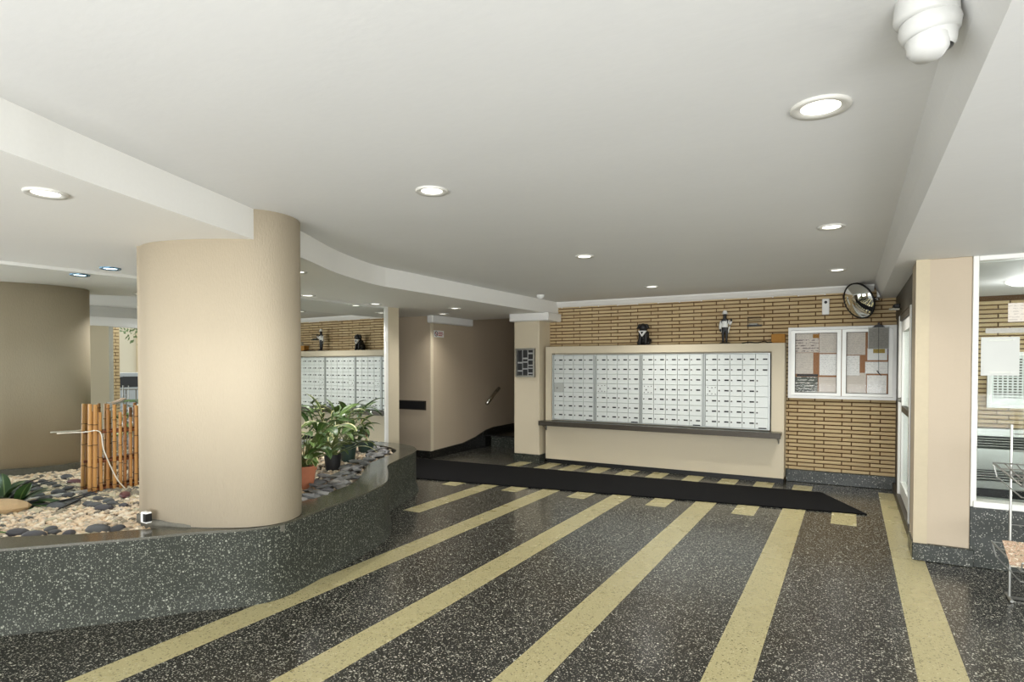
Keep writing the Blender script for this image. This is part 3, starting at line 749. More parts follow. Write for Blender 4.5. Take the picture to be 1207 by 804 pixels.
sheet('tall printed cream sheet, top right of the left bay', 'pap_grey', -0.348, -0.145, 1.645, 1.925, 1)
sheet('small brown tape square at the top of the left bay', 'card', -0.42, -0.352, 1.835, 1.885, 4, 'tape_square', 'tape')
sheet('pale blank sheet in the middle left of the left bay', 'pap_grey', -0.63, -0.415, 1.385, 1.65, 1)
sheet('bright white printed page, middle right of the left bay', 'pap_white', -0.345, -0.14, 1.367, 1.632, 2)
sheet('dark grey note with white handwriting, lower left of the case', 'pap_dark', -0.63, -0.362, 1.125, 1.345, 2)
sheet('black strip above the dark grey note', 'black', -0.60, -0.36, 1.352, 1.380, 3, 'header_strip', 'notice')
sheet('grey printed sheet at the lower right of the left bay', 'pap_grey', -0.352, -0.145, 1.125, 1.345, 1)
sheet('tall cream sheet at the top left of the right bay', 'pap_grey', -0.052, 0.150, 1.62, 1.928, 0)
sheet('white printed page, left of the right bay', 'pap_white', -0.055, 0.092, 1.368, 1.612, 2)
sheet('grey sheet at the lower left of the right bay', 'pap_grey', -0.055, 0.160, 1.135, 1.40, 0)
sheet('white sheet with ochre label below the clipboard', 'pap_plain', 0.172, 0.375, 1.555, 1.70, 1)
sheet('ochre label on the white sheet below the clipboard', 'yellow', 0.232, 0.352, 1.640, 1.690, 3, 'label', 'label')
sheet('wide white sheet in the middle of the right bay', 'pap_white', 0.150, 0.392, 1.392, 1.535, 2)
sheet('large white printed sheet at the lower right of the right bay', 'pap_white', 0.170, 0.372, 1.140, 1.372, 1)
sheet('mauve strip of paper behind the clipboard', 'purple', 0.345, 0.385, 1.62, 1.90, 0)
# clipboard hanging on the case
cl = thing('clipboard', 'grey clipboard with pen on a string hanging on the notice case', 'clipboard', (0.283, 8.355, 1.69))
mesh_obj('board', BX(0.175, 0.392, 8.352, 8.358, 1.69, 1.955), M['mailgrey'], cl)
mesh_obj('page', BX(0.182, 0.386, 8.349, 8.352, 1.695, 1.94), M['pap_clip'], cl)
b = NB(); prism_xz(b, [(0.215, 1.945), (0.351, 1.945), (0.325, 1.968), (0.30, 1.98), (0.266, 1.98), (0.241, 1.968)], 8.336, 8.352); box(b, 0.272, 0.294, 8.335, 8.352, 1.955, 2.005, bevel=0.004); box(b, 0.23, 0.336, 8.338, 8.350, 1.945, 1.962, bevel=0.003)
mesh_obj('clip', b, M['black'], cl)
mesh_obj('string', tube(NB(), [(0.283, 8.336, 1.95), (0.285, 8.335, 1.7), (0.288, 8.338, 1.41)], 0.0022, 5), M['black'], cl)
mesh_obj('pen', tube(NB(), [(0.27, 8.336, 1.43), (0.28, 8.336, 1.412), (0.315, 8.336, 1.367)], [0.005, 0.006, 0.003], 8), M['black'], cl)

# ------------------------------------------------------------------ wall devices
dv = thing('wall_sensor', 'slim white plastic wall unit with round dark eye above the notice case', 'sensor', (-0.28, 8.43, 2.13))
mesh_obj('housing', BX(-0.322, -0.240, 8.40, 8.436, 2.125, 2.325, bevel=0.008), M['plastic'], dv)
mesh_obj('eye', lathe(NB(), [(0, 0.012), (0.014, 0.010), (0.018, 0)], (-0.281, 8.40, 2.28), (0, -1, 0), 12), M['black'], dv)
c = Vector((0.075, 8.22, 2.262)); nrm = Vector((-0.69, -0.64, -0.33)).normalized()
cm = thing('convex_mirror', 'round convex security mirror with black rim above the notice case', 'mirror', tuple(c))
rad_ = 0.215; Rs = 0.34; h0 = math.sqrt(Rs*Rs-rad_*rad_)
mesh_obj('mirror_dome', lathe(NB(), [(Rs*math.sin(a), Rs*math.cos(a)-h0) for a in [i*math.asin(rad_/Rs)/12 for i in range(13)]], c, nrm, 40), M['mirror'], cm, True)
d, u, v = frame_of(nrm)
mesh_obj('rim', tube(NB(), [c + (u*math.cos(k*math.pi/18) + v*math.sin(k*math.pi/18))*rad_ for k in range(36)], 0.010, 8, True), M['black'], cm, True)
mesh_obj('back_shell', lathe(NB(), [(rad_, 0), (rad_*0.8, -0.03), (0, -0.045)], c, nrm, 28), M['black'], cm, True)
b = NB(); tube(b, [c - nrm*0.04, c - nrm*0.09, (0.22, 8.34, 2.28), (0.285, 8.40, 2.285)], 0.012, 8); box(b, 0.225, 0.28, 8.36, 8.395, 2.27, 2.30, bevel=0.004)
mesh_obj('arm', b, M['steel'], cm)
mesh_obj('mount_plate', BX(0.262, 0.292, 8.33, 8.43, 2.305, 2.375), M['plastic'], cm)
el = thing('door_closer', 'small dark door closer with silver arm over the glass door', 'door closer', (0.44, 7.9, 2.2))
mesh_obj('closer_body', BX(0.40, 0.46, 7.72, 7.98, 2.115, 2.165, bevel=0.008), M['black'], el)
mesh_obj('closer_arm', tube(NB(), [(0.43, 7.78, 2.11), (0.36, 7.62, 2.10), (0.45, 7.50, 2.09)], 0.011, 6), M['chrome'], el)
ns = thing('no_smoking_sign', 'small white and red no smoking sign on the stair hall wall', 'sign', (-5.825, 7.81, 2.0))
mesh_obj('plate', BX(-5.831, -5.824, 7.69, 7.955, 1.945, 2.055, bevel=0.001), M['plastic'], ns)
mesh_obj('ban_ring', tube(NB(), [(-5.822, 7.745+0.034*math.cos(k*math.pi/9), 2.0+0.038*math.sin(k*math.pi/9)) for k in range(18)], 0.0055, 6, True), M['dark'], ns)
mesh_obj('ban_bar', obox(NB(), (-5.822, 7.745, 2.0), (0, 1, -1), (1, 0, 0), (0, 1, 1), 0.07, 0.004, 0.010), M['red'], ns)
b = NB()
for z, a in ((2.025, 0.12), (2.0, 0.135), (1.975, 0.11)): box(b, -5.8245, -5.822, 7.80, 7.80+a, z-0.006, z+0.006)
mesh_obj('print_lines', b, M['red'], ns)
hr = thing('handrail', 'short steel handrail on the stair hall wall', 'handrail', (-5.80, 9.4, 0.9))
mesh_obj('rail', tube(NB(), [(-5.765, 9.18, 0.79), (-5.765, 9.62, 1.06)], 0.032, 12), M['chrome'], hr, True)
for y, z in ((9.27, 0.845), (9.53, 1.005)):
    mesh_obj('bracket', tube(NB(), [(-5.83, y, z-0.03), (-5.79, y, z-0.03), (-5.765, y, z)], 0.009, 6), M['steel'], hr)
bp = thing('wall_plaque', 'long black plaque on the beige hall wall behind the planter', 'plaque', (-6.2, 7.59, 0.84))
mesh_obj('panel', BX(-6.7, -5.935, 7.582, 7.60, 0.785, 0.905), M['black'], bp)
mesh_obj('panel_frame', BX(-6.72, -5.915, 7.59, 7.602, 0.77, 0.92), M['dark'], bp)

# ------------------------------------------------------------------ ceiling fixtures
def downlight(label, x, y, z, r, ring, lens, power, color=(1, 0.975, 0.93)):
    t = thing('downlight', label, 'ceiling light', (x, y, z), 'recessed ceiling lights')
    mesh_obj('trim_ring', lathe(NB(), [(r*0.62, 0.0), (r*0.66, -0.005), (r*0.95, -0.012), (r, -0.006), (r, 0.002)], (x, y, z), seg=28), ring, t, True)
    mesh_obj('lens', lathe(NB(), [(0, -0.0045), (r*0.65, -0.0045), (r*0.65, 0.0)], (x, y, z), seg=24), lens, t)
    ld = bpy.data.lights.new('lamp', 'AREA'); ld.shape = 'DISK'; ld.size = r*1.2; ld.energy = power; ld.color = color; ld.spread = R(125)
    lo = bpy.data.objects.new('lamp', ld); COL.objects.link(lo); lo.parent = t; lo.location = (0, 0, -0.02)
PW = 11
for lab, x, y, r in (('large recessed ceiling light nearest the security camera', -0.108, 2.53, 0.105), ('recessed ceiling light in the middle of the near ceiling, left row', -2.036, 2.67, 0.09),
                     ('recessed ceiling light, second of the right row', -0.127, 4.75, 0.09), ('recessed ceiling light, second of the left row', -2.076, 4.95, 0.085),
                     ('recessed ceiling light, farthest of the right row', -0.129, 6.93, 0.085), ('recessed ceiling light, farthest of the left row near the brick wall', -2.155, 7.28, 0.09)):
    downlight(lab, x, y, CZ, r, M['ring'], M['lens'], 5 if y < 3 else (9 if y < 6 else 14))
for lab, x, y in (('recessed light in the low ceiling left of the big column', -3.176, 1.307), ('low ceiling light just behind the right edge of the column', -4.03, 3.44), ('low ceiling light above the potted plants', -5.30, 4.675),
                  ('low ceiling light beside the mirror end post', -5.285, 5.75), ('dim low ceiling light between post and cornice', -4.74, 6.73), ('low ceiling light in front of the stair hall', -5.42, 8.0-0.62)):
    downlight(lab, x, y, SZ, 0.085, M['ring'], M['lens'], 3.5 if y < 2 else 6)
downlight('blue glowing spotlight at the mirror left of the column', -5.20, 2.577, SZ, 0.075, M['ring_blue'], M['lens_blue'], 4, (0.8, 0.93, 1))
sd = thing('smoke_detector', 'small white ceiling detector near the end of the white beam', 'detector', (-3.76, 7.4, CZ))
mesh_obj('dome', lathe(NB(), [(0.055, 0), (0.055, -0.02), (0.042, -0.035), (0.03, -0.052), (0, -0.058)], (-3.76, 7.4, CZ), seg=18), M['plastic'], sd, True)
# security camera
k = Vector((0.165, 1.93, CZ)); ax = Vector((0.12, 0.05, -1)).normalized()
sc_ = thing('security_camera', 'white turret security camera on the ceiling at the top right', 'camera', tuple(k))
mesh_obj('mount', lathe(NB(), [(0.072, 0.0), (0.075, -0.05), (0.068, -0.06), (0, -0.06)], k, seg=32), M['camera_white'], sc_, True)
mesh_obj('collar', lathe(NB(), [(0.068, 0.055), (0.072, 0.075), (0.066, 0.098), (0.058, 0.102)], k, ax, 32), M['camera_white'], sc_, True)
mesh_obj('ball', lathe(NB(), [(0.058, 0.085), (0.060, 0.105), (0.054, 0.130), (0.046, 0.138)], k, ax, 32), M['camera_white'], sc_, True)
mesh_obj('lens_cap', lathe(NB(), [(0.048, 0.12), (0.047, 0.146), (0.036, 0.162), (0.0, 0.168)], k, (0.02, -0.15, -1), 28), M['camera_white'], sc_, True)

# ------------------------------------------------------------------ floor mat
b = prism(NB(), [(-6.6, 5.90), (0.152, 6.88), (-0.29, 7.79), (-6.6, 7.42)], 0.002, 0.014)
tag(mesh_obj('floor_mat', b, M['mat']), 'long black rubber runner mat in front of the mailboxes', 'mat')

# ------------------------------------------------------------------ gravel, stones
def inpoly(x, y, P):
    c = False; j = len(P)-1
    for i in range(len(P)):
        if (P[i][1] > y) != (P[j][1] > y) and x < (P[j][0]-P[i][0])*(y-P[i][1])/(P[j][1]-P[i][1])+P[i][0]: c = not c
        j = i
    return c
BED = inner + [(mir(5.73)+0.03, 5.73), (mir(3.78)+0.03, 3.78), (mirl(3.74)+0.03, 3.74), (mirl(0.62)+0.03, 0.62)]
COLP = [(p[0], p[1]) for p in col_o]
ICO = [(0,0,-1),(.7236,-.5257,-.4472),(-.2764,-.8507,-.4472),(-.8944,0,-.4472),(-.2764,.8507,-.4472),(.7236,.5257,-.4472),(.2764,-.8507,.4472),(-.7236,-.5257,.4472),(-.7236,.5257,.4472),(.2764,.8507,.4472),(.8944,0,.4472),(0,0,1)]
ICF = [(0,1,2),(1,0,5),(0,2,3),(0,3,4),(0,4,5),(1,5,10),(2,1,6),(3,2,7),(4,3,8),(5,4,9),(1,10,6),(2,6,7),(3,7,8),(4,8,9),(5,9,10),(6,10,11),(7,6,11),(8,7,11),(9,8,11),(10,9,11)]
def gravel(name, n, y0, y1, m, size, label, tones, dens=None):
    V, F, T = [], [], []
    k = 0
    while k < n:
        x = random.uniform(-5.66, -3.4); y = random.uniform(y0, y1)
        if not inpoly(x, y, BED) or inpoly(x, y, COLP): continue
        if dens and random.random() > dens(x, y): continue
        k += 1
        s = random.uniform(*size); a = random.uniform(0, 6.28); ca, sa = math.cos(a), math.sin(a); fx, fy, fz = s*random.uniform(.9, 1.5), s, s*random.uniform(.55, .9)
        z = 0.427 + random.uniform(0.0, 0.016); o = len(V); tone = random.choice(tones)
        for p in ICO:
            q = (p[0]*fx*random.uniform(.8, 1.15), p[1]*fy*random.uniform(.8, 1.15), p[2]*fz)
            V.append((x+q[0]*ca-q[1]*sa, y+q[0]*sa+q[1]*ca, z+q[2]))
        F += [(a_+o, b_+o, c_+o) for a_, b_, c_ in ICF]; T += [tone]*20
    me = bpy.data.meshes.new(name); me.from_pydata(V, [], F); me.materials.append(m)
    at = me.attributes.new('tone', 'FLOAT', 'FACE'); at.data.foreach_set('value', T)
    o = bpy.data.objects.new(name, me); COL.objects.link(o)
    return tag(o, label, 'gravel', None, 'stuff')
TN = [i/9 for i in range(10)]
gravel('gravel', 3600, 1.0, 2.95, M['gravel'], (0.012, 0.024), 'cream pebble gravel in the planter left of the column', TN, lambda x, y: 1.0 if x > -5.15 + 0.25*math.sin(y*5) else 0.25)
gravel('gravel', 1100, 1.4, 3.2, M['gravel2'], (0.018, 0.034), 'mixed grey gravel along the foot of the left mirror', TN, lambda x, y: 1.0 if x < -4.95 + 0.2*math.sin(y*6) else 0.1)
gravel('gravel', 1700, 2.9, 5.7, M['gravel'], (0.014, 0.026), 'cream pebble gravel around the potted plants right of the column', TN)

def stone_mesh(name, m, sub, squash, seed, rough):
    rnd = random.Random(seed); bm = NB(); bmesh.ops.create_icosphere(bm, subdivisions=sub, radius=1)
    for v in bm.verts:
        f = 1 + rnd.uniform(-rough, rough); v.co = Vector((v.co.x*f*1.25, v.co.y*f, v.co.z*squash))
    me = bpy.data.meshes.new(name); bm.to_mesh(me); bm.free(); me.materials.append(m)
    return me
RM = [stone_mesh('river_stone', M['river'], 2, 0.62, i, 0.05) for i in range(4)]
for me in RM: me.polygons.foreach_set('use_smooth', [True]*len(me.polygons))
SM = [stone_mesh('slate_stone', M['slate'], 1, 0.36, i+20, 0.34) for i in range(8)]
def stone(mes, name, x, y, z, s, lab, cat, group):
    o = bpy.data.objects.new(name, random.choice(mes)); COL.objects.link(o); o.location = (x, y, z); o.scale = (s, s, s)
    o.rotation_euler = (random.uniform(-.2, .2), random.uniform(-.2, .2), random.uniform(0, 6.28))
    return tag(o, lab, cat, group)
for x, y, s in [(-5.093,2.139,.052),(-5.141,2.265,.042),(-4.979,2.295,.034),(-4.882,2.289,.044),(-5.097,2.421,.036),(-4.731,2.285,.05),(-4.936,2.414,.04),(-4.83,2.39,.036),(-4.70,2.40,.03),(-4.138,1.963,.06),(-4.06,2.035,.04),(-5.45,2.204,.05),(-5.335,2.092,.055),(-5.42,2.36,.05),(-5.263,2.012,.05),(-4.34,1.70,.055),(-4.50,1.68,.05),(-4.21,1.83,.035),(-4.65,2.60,.045),(-4.42,1.82,.035),(-5.30,2.45,.045),(-4.58,1.55,.05),(-4.32,1.80,.03)]:
    zone = ('smooth dark river stone on the cream gravel along the front rim, far left', 'dark river stones along the front rim') if y < 2.06 and x > -4.7 else (
        ('smooth dark river stone in the cluster just before the bamboo fence', 'dark river stones before the fence') if x > -5.06 else ('smooth dark river stone beside the low broad leaved plant and tan stone', 'dark river stones beside the low plant'))
    stone(RM, 'river_stone', x, y, 0.452, s, zone[0], 'stone', zone[1])
o = stone([stone_mesh('plum_stone', M['plum'], 2, 0.5, 77, 0.04)], 'plum_stone', -5.03, 2.58, 0.462, 0.05, 'long plum coloured stone lying in front of the bamboo fence', 'stone', None); o.scale = (0.085, 0.04, 0.045); o.rotation_euler = (0, 0, -0.5)
o = stone([stone_mesh('tan_stone', M['tanstone'], 2, 0.6, 91, 0.06)], 'tan_stone', -5.28, 1.87, 0.475, 0.12, 'large tan stone at the left edge of the planter gravel', 'stone', None)
o.scale = (0.14, 0.10, 0.11); o.rotation_euler = (0, 0, 0.9)
SL = [(-3.693,3.238),(-3.754,3.378),(-3.846,3.552),(-3.917,3.714),(-3.978,3.853),(-3.66,3.34),(-3.76,3.50),(-3.84,3.684),(-3.983,3.94),(-4.118,4.151),(-4.316,4.409),(-4.195,4.107),(-4.131,3.949),(-3.86,3.80),(-4.546,4.694),(-4.66,4.934),(-4.782,5.101),(-4.775,5.178),(-4.769,5.256),(-4.90,5.43),(-4.95,5.504),(-4.80,5.38),(-5.06,5.507),(-4.979,5.369),(-4.084,3.792),(-3.949,3.573),(-4.448,4.448),(-4.593,4.667),(-4.486,4.369),(-3.63,3.132),(-4.36,4.467),(-4.307,4.25),(-3.70,3.05),(-3.78,3.15),(-4.03,4.05),(-4.22,4.33),(-4.42,4.62),(-4.55,4.85),(-4.66,5.10),(-4.70,5.25),(-5.15,5.55),(-5.2,5.45),(-3.62,3.24),(-3.88,3.42),(-4.05,3.68),(-4.25,3.92),(-3.72,3.62),(-3.93,4.02)]
for x, y in SL:
    zone = ('jagged grey slate chunk on the gravel beside the terracotta pot', 'slate chunks beside the terracotta pot') if y < 3.75 else (
        ('jagged grey slate chunk on the gravel in front of the black and dark pots', 'slate chunks before the dark pots') if y < 4.8 else ('jagged grey slate chunk at the far rounded end of the planter', 'slate chunks at the planter end'))
    stone(SM, 'slate_stone', x, y, 0.462+random.uniform(0, .012), random.uniform(.045, .07), zone[0], 'stone', zone[1])
ob = thing('outlet_box', 'small white outlet box let into the foot of the big column', 'outlet', (-3.85, 2.10, 0.5))
b = NB(); box(b, -3.89, -3.825, 2.085, 2.125, 0.502, 0.572, bevel=0.006)
mesh_obj('cover', b, M['plastic'], ob)
mesh_obj('opening', BX(-3.851, -3.821, 2.081, 2.12, 0.514, 0.564), M['black'], ob)

# ------------------------------------------------------------------ bamboo fence
bf = thing('bamboo_fence', 'short fence of bamboo canes standing before the mirror left of the column', 'fence', (-5.4, 2.68, 0.43))
POLES = [(-5.436,2.517,1.175,0.0152),(-5.428,2.550,1.17,0.0175),(-5.420,2.596,1.105,0.0129),(-5.410,2.642,1.17,0.0129),(-5.400,2.690,1.165,0.0144),(-5.391,2.734,1.10,0.0129),(-5.384,2.767,1.07,0.0106),(-5.376,2.808,1.05,0.0122),(-5.368,2.846,1.15,0.0137),(-5.360,2.89,1.12,0.0137),(-5.352,2.93,1.16,0.0137),(-5.344,2.97,1.1,0.0137)]
for i, (x, y, zt, r) in enumerate(POLES):
    tx, ty = random.uniform(-.008, .008), random.uniform(-.004, .022)
    zz = [0.43]; z = 0.43 + random.uniform(.04, .16)
    nodes = []
    while z < zt-0.03: nodes.append(z); z += random.uniform(.15, .22)
    path, rr = [(x, y, 0.425)], [r]
    P = lambda z: (x+tx*(z-.43)/.75, y+ty*(z-.43)/.75, z)
    for q in nodes:
        path += [P(q-.008), P(q), P(q+.008)]; rr += [r*.97, r*1.14, r*.97]
    path.append(P(zt)); rr.append(r*.97)
    p_ = mesh_obj('cane', tube(NB(), path, rr, 9), M['bamboo'], bf, False)
    b = NB()
    for q in nodes: tube(b, [P(q-.003), P(q+.003)], r*1.16, 9)
    mesh_obj('cane_nodes', b, M['node'], p_)['kind'] = 'stuff'
for z in (0.465, 0.69, 0.935):
    mesh_obj('cross_rail', tube(NB(), [(-5.455, 2.52, z), (-5.365, 3.0, z+.004)], .011, 7), M['rail'], bf)
b = tube(NB(), spline([(-5.46, 2.30, .955), (-5.43, 2.47, .95), (-5.40, 2.58, .945), (-5.385, 2.60, .80), (-5.375, 2.66, .62), (-5.36, 2.70, .52), (-5.33, 2.74, .45)], sub=6), .0045, 6)
tag(mesh_obj('cable', b, M['wire'], None, True), 'thin white cable looped over the bamboo fence and down to the gravel', 'cable')

# ------------------------------------------------------------------ plants
def leaf_bm(base, az, elev, L, W, droop, seg=6, twist=0.0, tipw=0.0, fold=0.18):
    bm = NB(); uv = bm.loops.layers.uv.new('UVMap'); p = Vector(base); e = elev; rows = []
    for i in range(seg+1):
        t = i/seg; d = Vector((math.cos(az)*math.cos(e), math.sin(az)*math.cos(e), math.sin(e)))
        side = Vector((-math.sin(az), math.cos(az), 0)); nrm = side.cross(d) * -1
        side = (side*math.cos(twist) + nrm*math.sin(twist))
        wd = W*0.5*max(0.0, (math.sin(math.pi*min(1, t*0.93+0.07)))**0.75) + (0.0015)
        up = nrm * (-fold*wd)
        rows.append(([bm.verts.new(p - side*wd - up), bm.verts.new(p + up*0.6), bm.verts.new(p + side*wd - up)], t))
        p = p + d*(L/seg); e -= droop/seg
    for (a, ta), (c, tb) in zip(rows, rows[1:]):
        for k in range(2):
            f = bm.faces.new((a[k], a[k+1], c[k+1], c[k])); f.smooth = True
            for lp, u, v in zip(f.loops, (k*.5, k*.5+.5, k*.5+.5, k*.5), (ta, ta, tb, tb)): lp[uv].uv = (u, v)
    return bm
def pot(parent, x, y, r, h, m, rim=True):
    z = 0.43
    pr = [(0, 0), (r*.72, 0), (r*.93, h*.78), (r*.93, h*.8), (r*1.02, h*.8), (r*1.03, h), (r*.92, h), (r*.88, h*.85), (0, h*.85)] if rim else [(0, 0), (r*.8, 0), (r, h), (r*.94, h), (r*.9, h*.9), (0, h*.9)]
    o = mesh_obj('pot', lathe(NB(), pr, (x, y, z), seg=24), m, parent, False)
    mesh_obj('potting_soil', lathe(NB(), [(r*.89, 0), (0, .006)], (x, y, z+h*.9), seg=16), M['soil'], o)
    return z+h*.88
def bushy(root, x, y, z, n, hmin, hmax, spread, L, W, m, droop, elev=(0.1, 1.0), az_bias=None):
    st = NB()
    for i in range(n):
        az = random.uniform(0, 6.283); h = random.uniform(hmin, hmax); rr = spread*random.uniform(.15, 1)*(1 if h > hmin else .6)
        p1 = (x+math.cos(az)*rr, y+math.sin(az)*rr, z+h)
        p1 = (max(p1[0], mir(p1[1])+0.10), p1[1], p1[2])
        tube(st, [(x+math.cos(az)*.02, y+math.sin(az)*.02, z), (x+math.cos(az)*rr*.45, y+math.sin(az)*rr*.45, z+h*.65), p1], [.005, .004, .003], 5)
        l = random.uniform(*L); a2 = az+random.uniform(-.7, .7)
        if p1[0] + math.cos(a2)*l < mir(p1[1])+0.02: a2 = math.pi - a2
        mesh_obj('leaf', leaf_bm(p1, a2, random.uniform(*elev), l, random.uniform(*W), random.uniform(*droop), twist=random.uniform(-.5, .5)), m if not isinstance(m, list) else random.choice(m), root)
    mesh_obj('stems', st, M['stem'], root)
pl = thing('potted_plant', 'bushy green plant in a terracotta pot at the right foot of the column', 'plant', (-4.12, 3.57, 0.43))
zt = pot(pl, -4.12, 3.57, .115, .20, M['terracotta'])
bushy(pl, -4.12, 3.57, zt, 84, .06, .44, .36, (.13, .22), (.05, .075), [M['leaf'], M['leaf'], M['leafvar']], (.8, 1.8))
pl = thing('potted_plant', 'striped long leaved plant in a black pot beside the terracotta one', 'plant', (-4.53, 4.30, 0.43))
zt = pot(pl, -4.53, 4.30, .085, .17, M['blackpot'], False)
bushy(pl, -4.53, 4.30, zt, 50, .06, .44, .28, (.2, .34), (.04, .06), [M['leafvar'], M['leaf']], (.9, 2.0), (.3, 1.2))
st = tube(NB(), spline([(-4.50, 4.33, zt), (-4.54, 4.24, .85), (-4.56, 4.12, 1.06), (-4.60, 4.10, 1.12)], sub=4), [.005]*13, 5)
mesh_obj('tall_stem', st, M['stem'], pl)
for az, el in ((1.2, 1.1), (2.6, .6), (0.1, .9)): mesh_obj('leaf', leaf_bm((-4.60, 4.10, 1.115), az, el, .10, .045, 1.2), M['leafdark'], pl)
st = tube(NB(), spline([(-4.50, 4.28, zt), (-4.42, 4.38, .8), (-4.40, 4.42, 1.02), (-4.36, 4.46, 1.09)], sub=4), [.005]*13, 5)
mesh_obj('tall_stem', st, M['stem'], pl)
for az, el in ((0.9, .9), (0.2, .3)): mesh_obj('leaf', leaf_bm((-4.36, 4.46, 1.09), az, el, .13, .05, 1.3), M['leafdark'], pl)
pl = thing('potted_plant', 'dark arching plant in a dark pot between striped plant and sapling', 'plant', (-4.80, 4.78, 0.43))
zt = pot(pl, -4.80, 4.78, .09, .20, M['greenpot'], False)
bushy(pl, -4.80, 4.78, zt, 30, .06, .36, .20, (.2, .34), (.05, .075), [M['leafdark'], M['leaf'], M['leafvar']], (.9, 2.0), (.3, 1.2))
pl = thing('potted_plant', 'slender sapling in a small green pot near the planter end', 'plant', (-5.09, 5.36, 0.43))
zt = pot(pl, -5.09, 5.36, .10, .14, M['greenpot'], False)
mesh_obj('trunk', tube(NB(), spline([(-5.09, 5.36, zt), (-5.08, 5.36, .68), (-5.12, 5.33, .78), (-5.13, 5.32, .95)], sub=4), [.014]*5+[.011]*5+[.008]*3, 7), M['wood_stem'], pl)
for az, el, l, z in ((-0.3, .5, .30, .93), (-.9, .4, .28, .88), (.4, .5, .26, .95), (-1.6, .5, .28, .92), (-2.2, .6, .24, .95), (1.2, .6, .24, .95), (-.6, .1, .24, .78), (-1.3, 0, .22, .74), (-2.0, .2, .22, .80), (.1, -.2, .2, .76), (-.2, .9, .22, .96)):
    mesh_obj('leaf', leaf_bm((-5.13, 5.32, z), az, el, l, .062, random.uniform(1.2, 2.0)), M['leafdark'], pl)
pl = thing('ground_plant', 'low dark green broad leaved plant by the left mirror', 'plant', (-5.40, 2.02, 0.43))
for az, el, l in ((0.3, .25, .34), (-.2, .15, .38), (.9, .9, .24), (.1, 1.2, .26), (-.8, .5, .3), (1.5, .7, .24), (.6, .3, .40), (-1.5, .8, .26), (2.2, 1.1, .2)):
    mesh_obj('leaf', leaf_bm((-5.40, 2.02, .45), az, el, l, .085, .9), M['leafdark'], pl)
mesh_obj('stems', tube(NB(), [(-5.40, 2.02, .425), (-5.40, 2.02, .47)], .012, 6), M['stem'], pl)
pl = thing('ground_plant', 'small green plant at the planter rim on the far left', 'plant', (-4.63, 1.52, 0.43))
for az, el, l in ((0.3, .8, .16), (1.1, .4, .18), (-.6, .7, .14), (2.4, .9, .14), (1.8, .5, .16)):
    mesh_obj('leaf', leaf_bm((-4.63, 1.52, .44), az, el, l, .04, 1.0), M['leaf'], pl)
mesh_obj('stems', tube(NB(), [(-4.63, 1.52, .425), (-4.63, 1.52, .45)], .01, 6), M['stem'], pl)
b = NB()
for pts in ([(-5.25, 2.1, .45), (-5.05, 2.2, .50), (-4.98, 2.36, .54)], [(-5.3, 2.0, .46), (-5.14, 2.18, .47), (-5.06, 2.4, .50)], [(-4.98, 2.1, .45), (-5.0, 2.24, .49), (-5.12, 2.38, .52)]): tube(b, pts, [.008, .006, .003], 5)
tag(mesh_obj('twigs', b, M['black'], None), 'dark dry twigs lying across the gravel near the tan stone', 'twig')

# ------------------------------------------------------------------ right foreground: literature rack
rk = thing('literature_rack', 'chrome wire literature rack at the right edge before the window', 'rack', (1.0, 4.9, 0))
mesh_obj('post', BX(0.886, 0.899, 4.852, 4.866, 0.0, 1.12, bevel=0.002), M['rackwire'], rk)
mesh_obj('post', BX(1.16, 1.18, 4.85, 4.87, 0.0, 1.12, bevel=0.002), M['rackwire'], rk)
b = NB()
for x in (0.892, 1.17): tube(b, [(x, 4.78, .012), (x, 4.94, .012)], .010, 6)
tube(b, [(0.892, 4.86, .012), (1.17, 4.86, .012)], .010, 6)
mesh_obj('foot', b, M['rackwire'], rk)
def basket(z, dy=0.24, dz=0.10):
    b = NB(); w = .0042; x0, x1 = 0.80, 1.26; ya, yb = 4.84, 4.84-dy
    for t in (0, .25, .5, .75, 1):
        y = ya+(yb-ya)*t; zz = z+dz*(1-t)
        tube(b, [(x0+.10*t, y, zz), (x1-.10*t, y, zz)], w, 5)
    for k in range(9):
        t = k/8; tube(b, [(x0+(x1-x0)*t, ya, z+dz), (x0+.10+(x1-x0-.20)*t, yb, z), (x0+.10+(x1-x0-.20)*t, yb-.01, z+.05)], w, 5)
    tube(b, [(x0, ya, z+dz), (x0+.10, yb, z), (x0+.10, yb-.01, z+.05), (x1-.10, yb-.01, z+.05), (x1-.10, yb, z), (x1, ya, z+dz)], w*1.5, 6)
    tube(b, [(x0, ya, z+dz), (x0+.02, ya, z+dz-.09), (x0+.10, yb+.02, z-.07), (x1-.10, yb+.02, z-.07), (x1-.02, ya, z+dz-.09), (x1, ya, z+dz)], w, 5)
    return b
for z in (0.26, 0.77): mesh_obj('wire_basket', basket(z), M['rackwire'], rk)
for z in (.18, .33, .48, .63, .70, .95, 1.06): mesh_obj('cross_wire', tube(NB(), [(0.892, 4.86, z), (1.17, 4.86, z)], .0035, 5), M['rackwire'], rk)
for i, (z, lab) in enumerate(((0.268, 'brown printed magazine lying in the lower basket of the rack'), (0.778, 'brown printed magazine lying in the upper basket of the rack'))):
    mg = thing('magazine', lab, 'magazine', (1.03, 4.73, z))
    x0 = 0.84 if i == 0 else 0.96
    mesh_obj('cover', obox(NB(), ((x0+1.22)/2, 4.732, z+.062), (1, 0, 0), (0, 1, .42), (0, -.42, 1), 1.22-x0-.02, .24, .004), M['magazine'], mg)
    mesh_obj('pages', obox(NB(), ((x0+1.22)/2, 4.734, z+.054), (1, 0, 0), (0, 1, .42), (0, -.42, 1), 1.22-x0-.03, .235, .012), M['mag_edge'], mg)

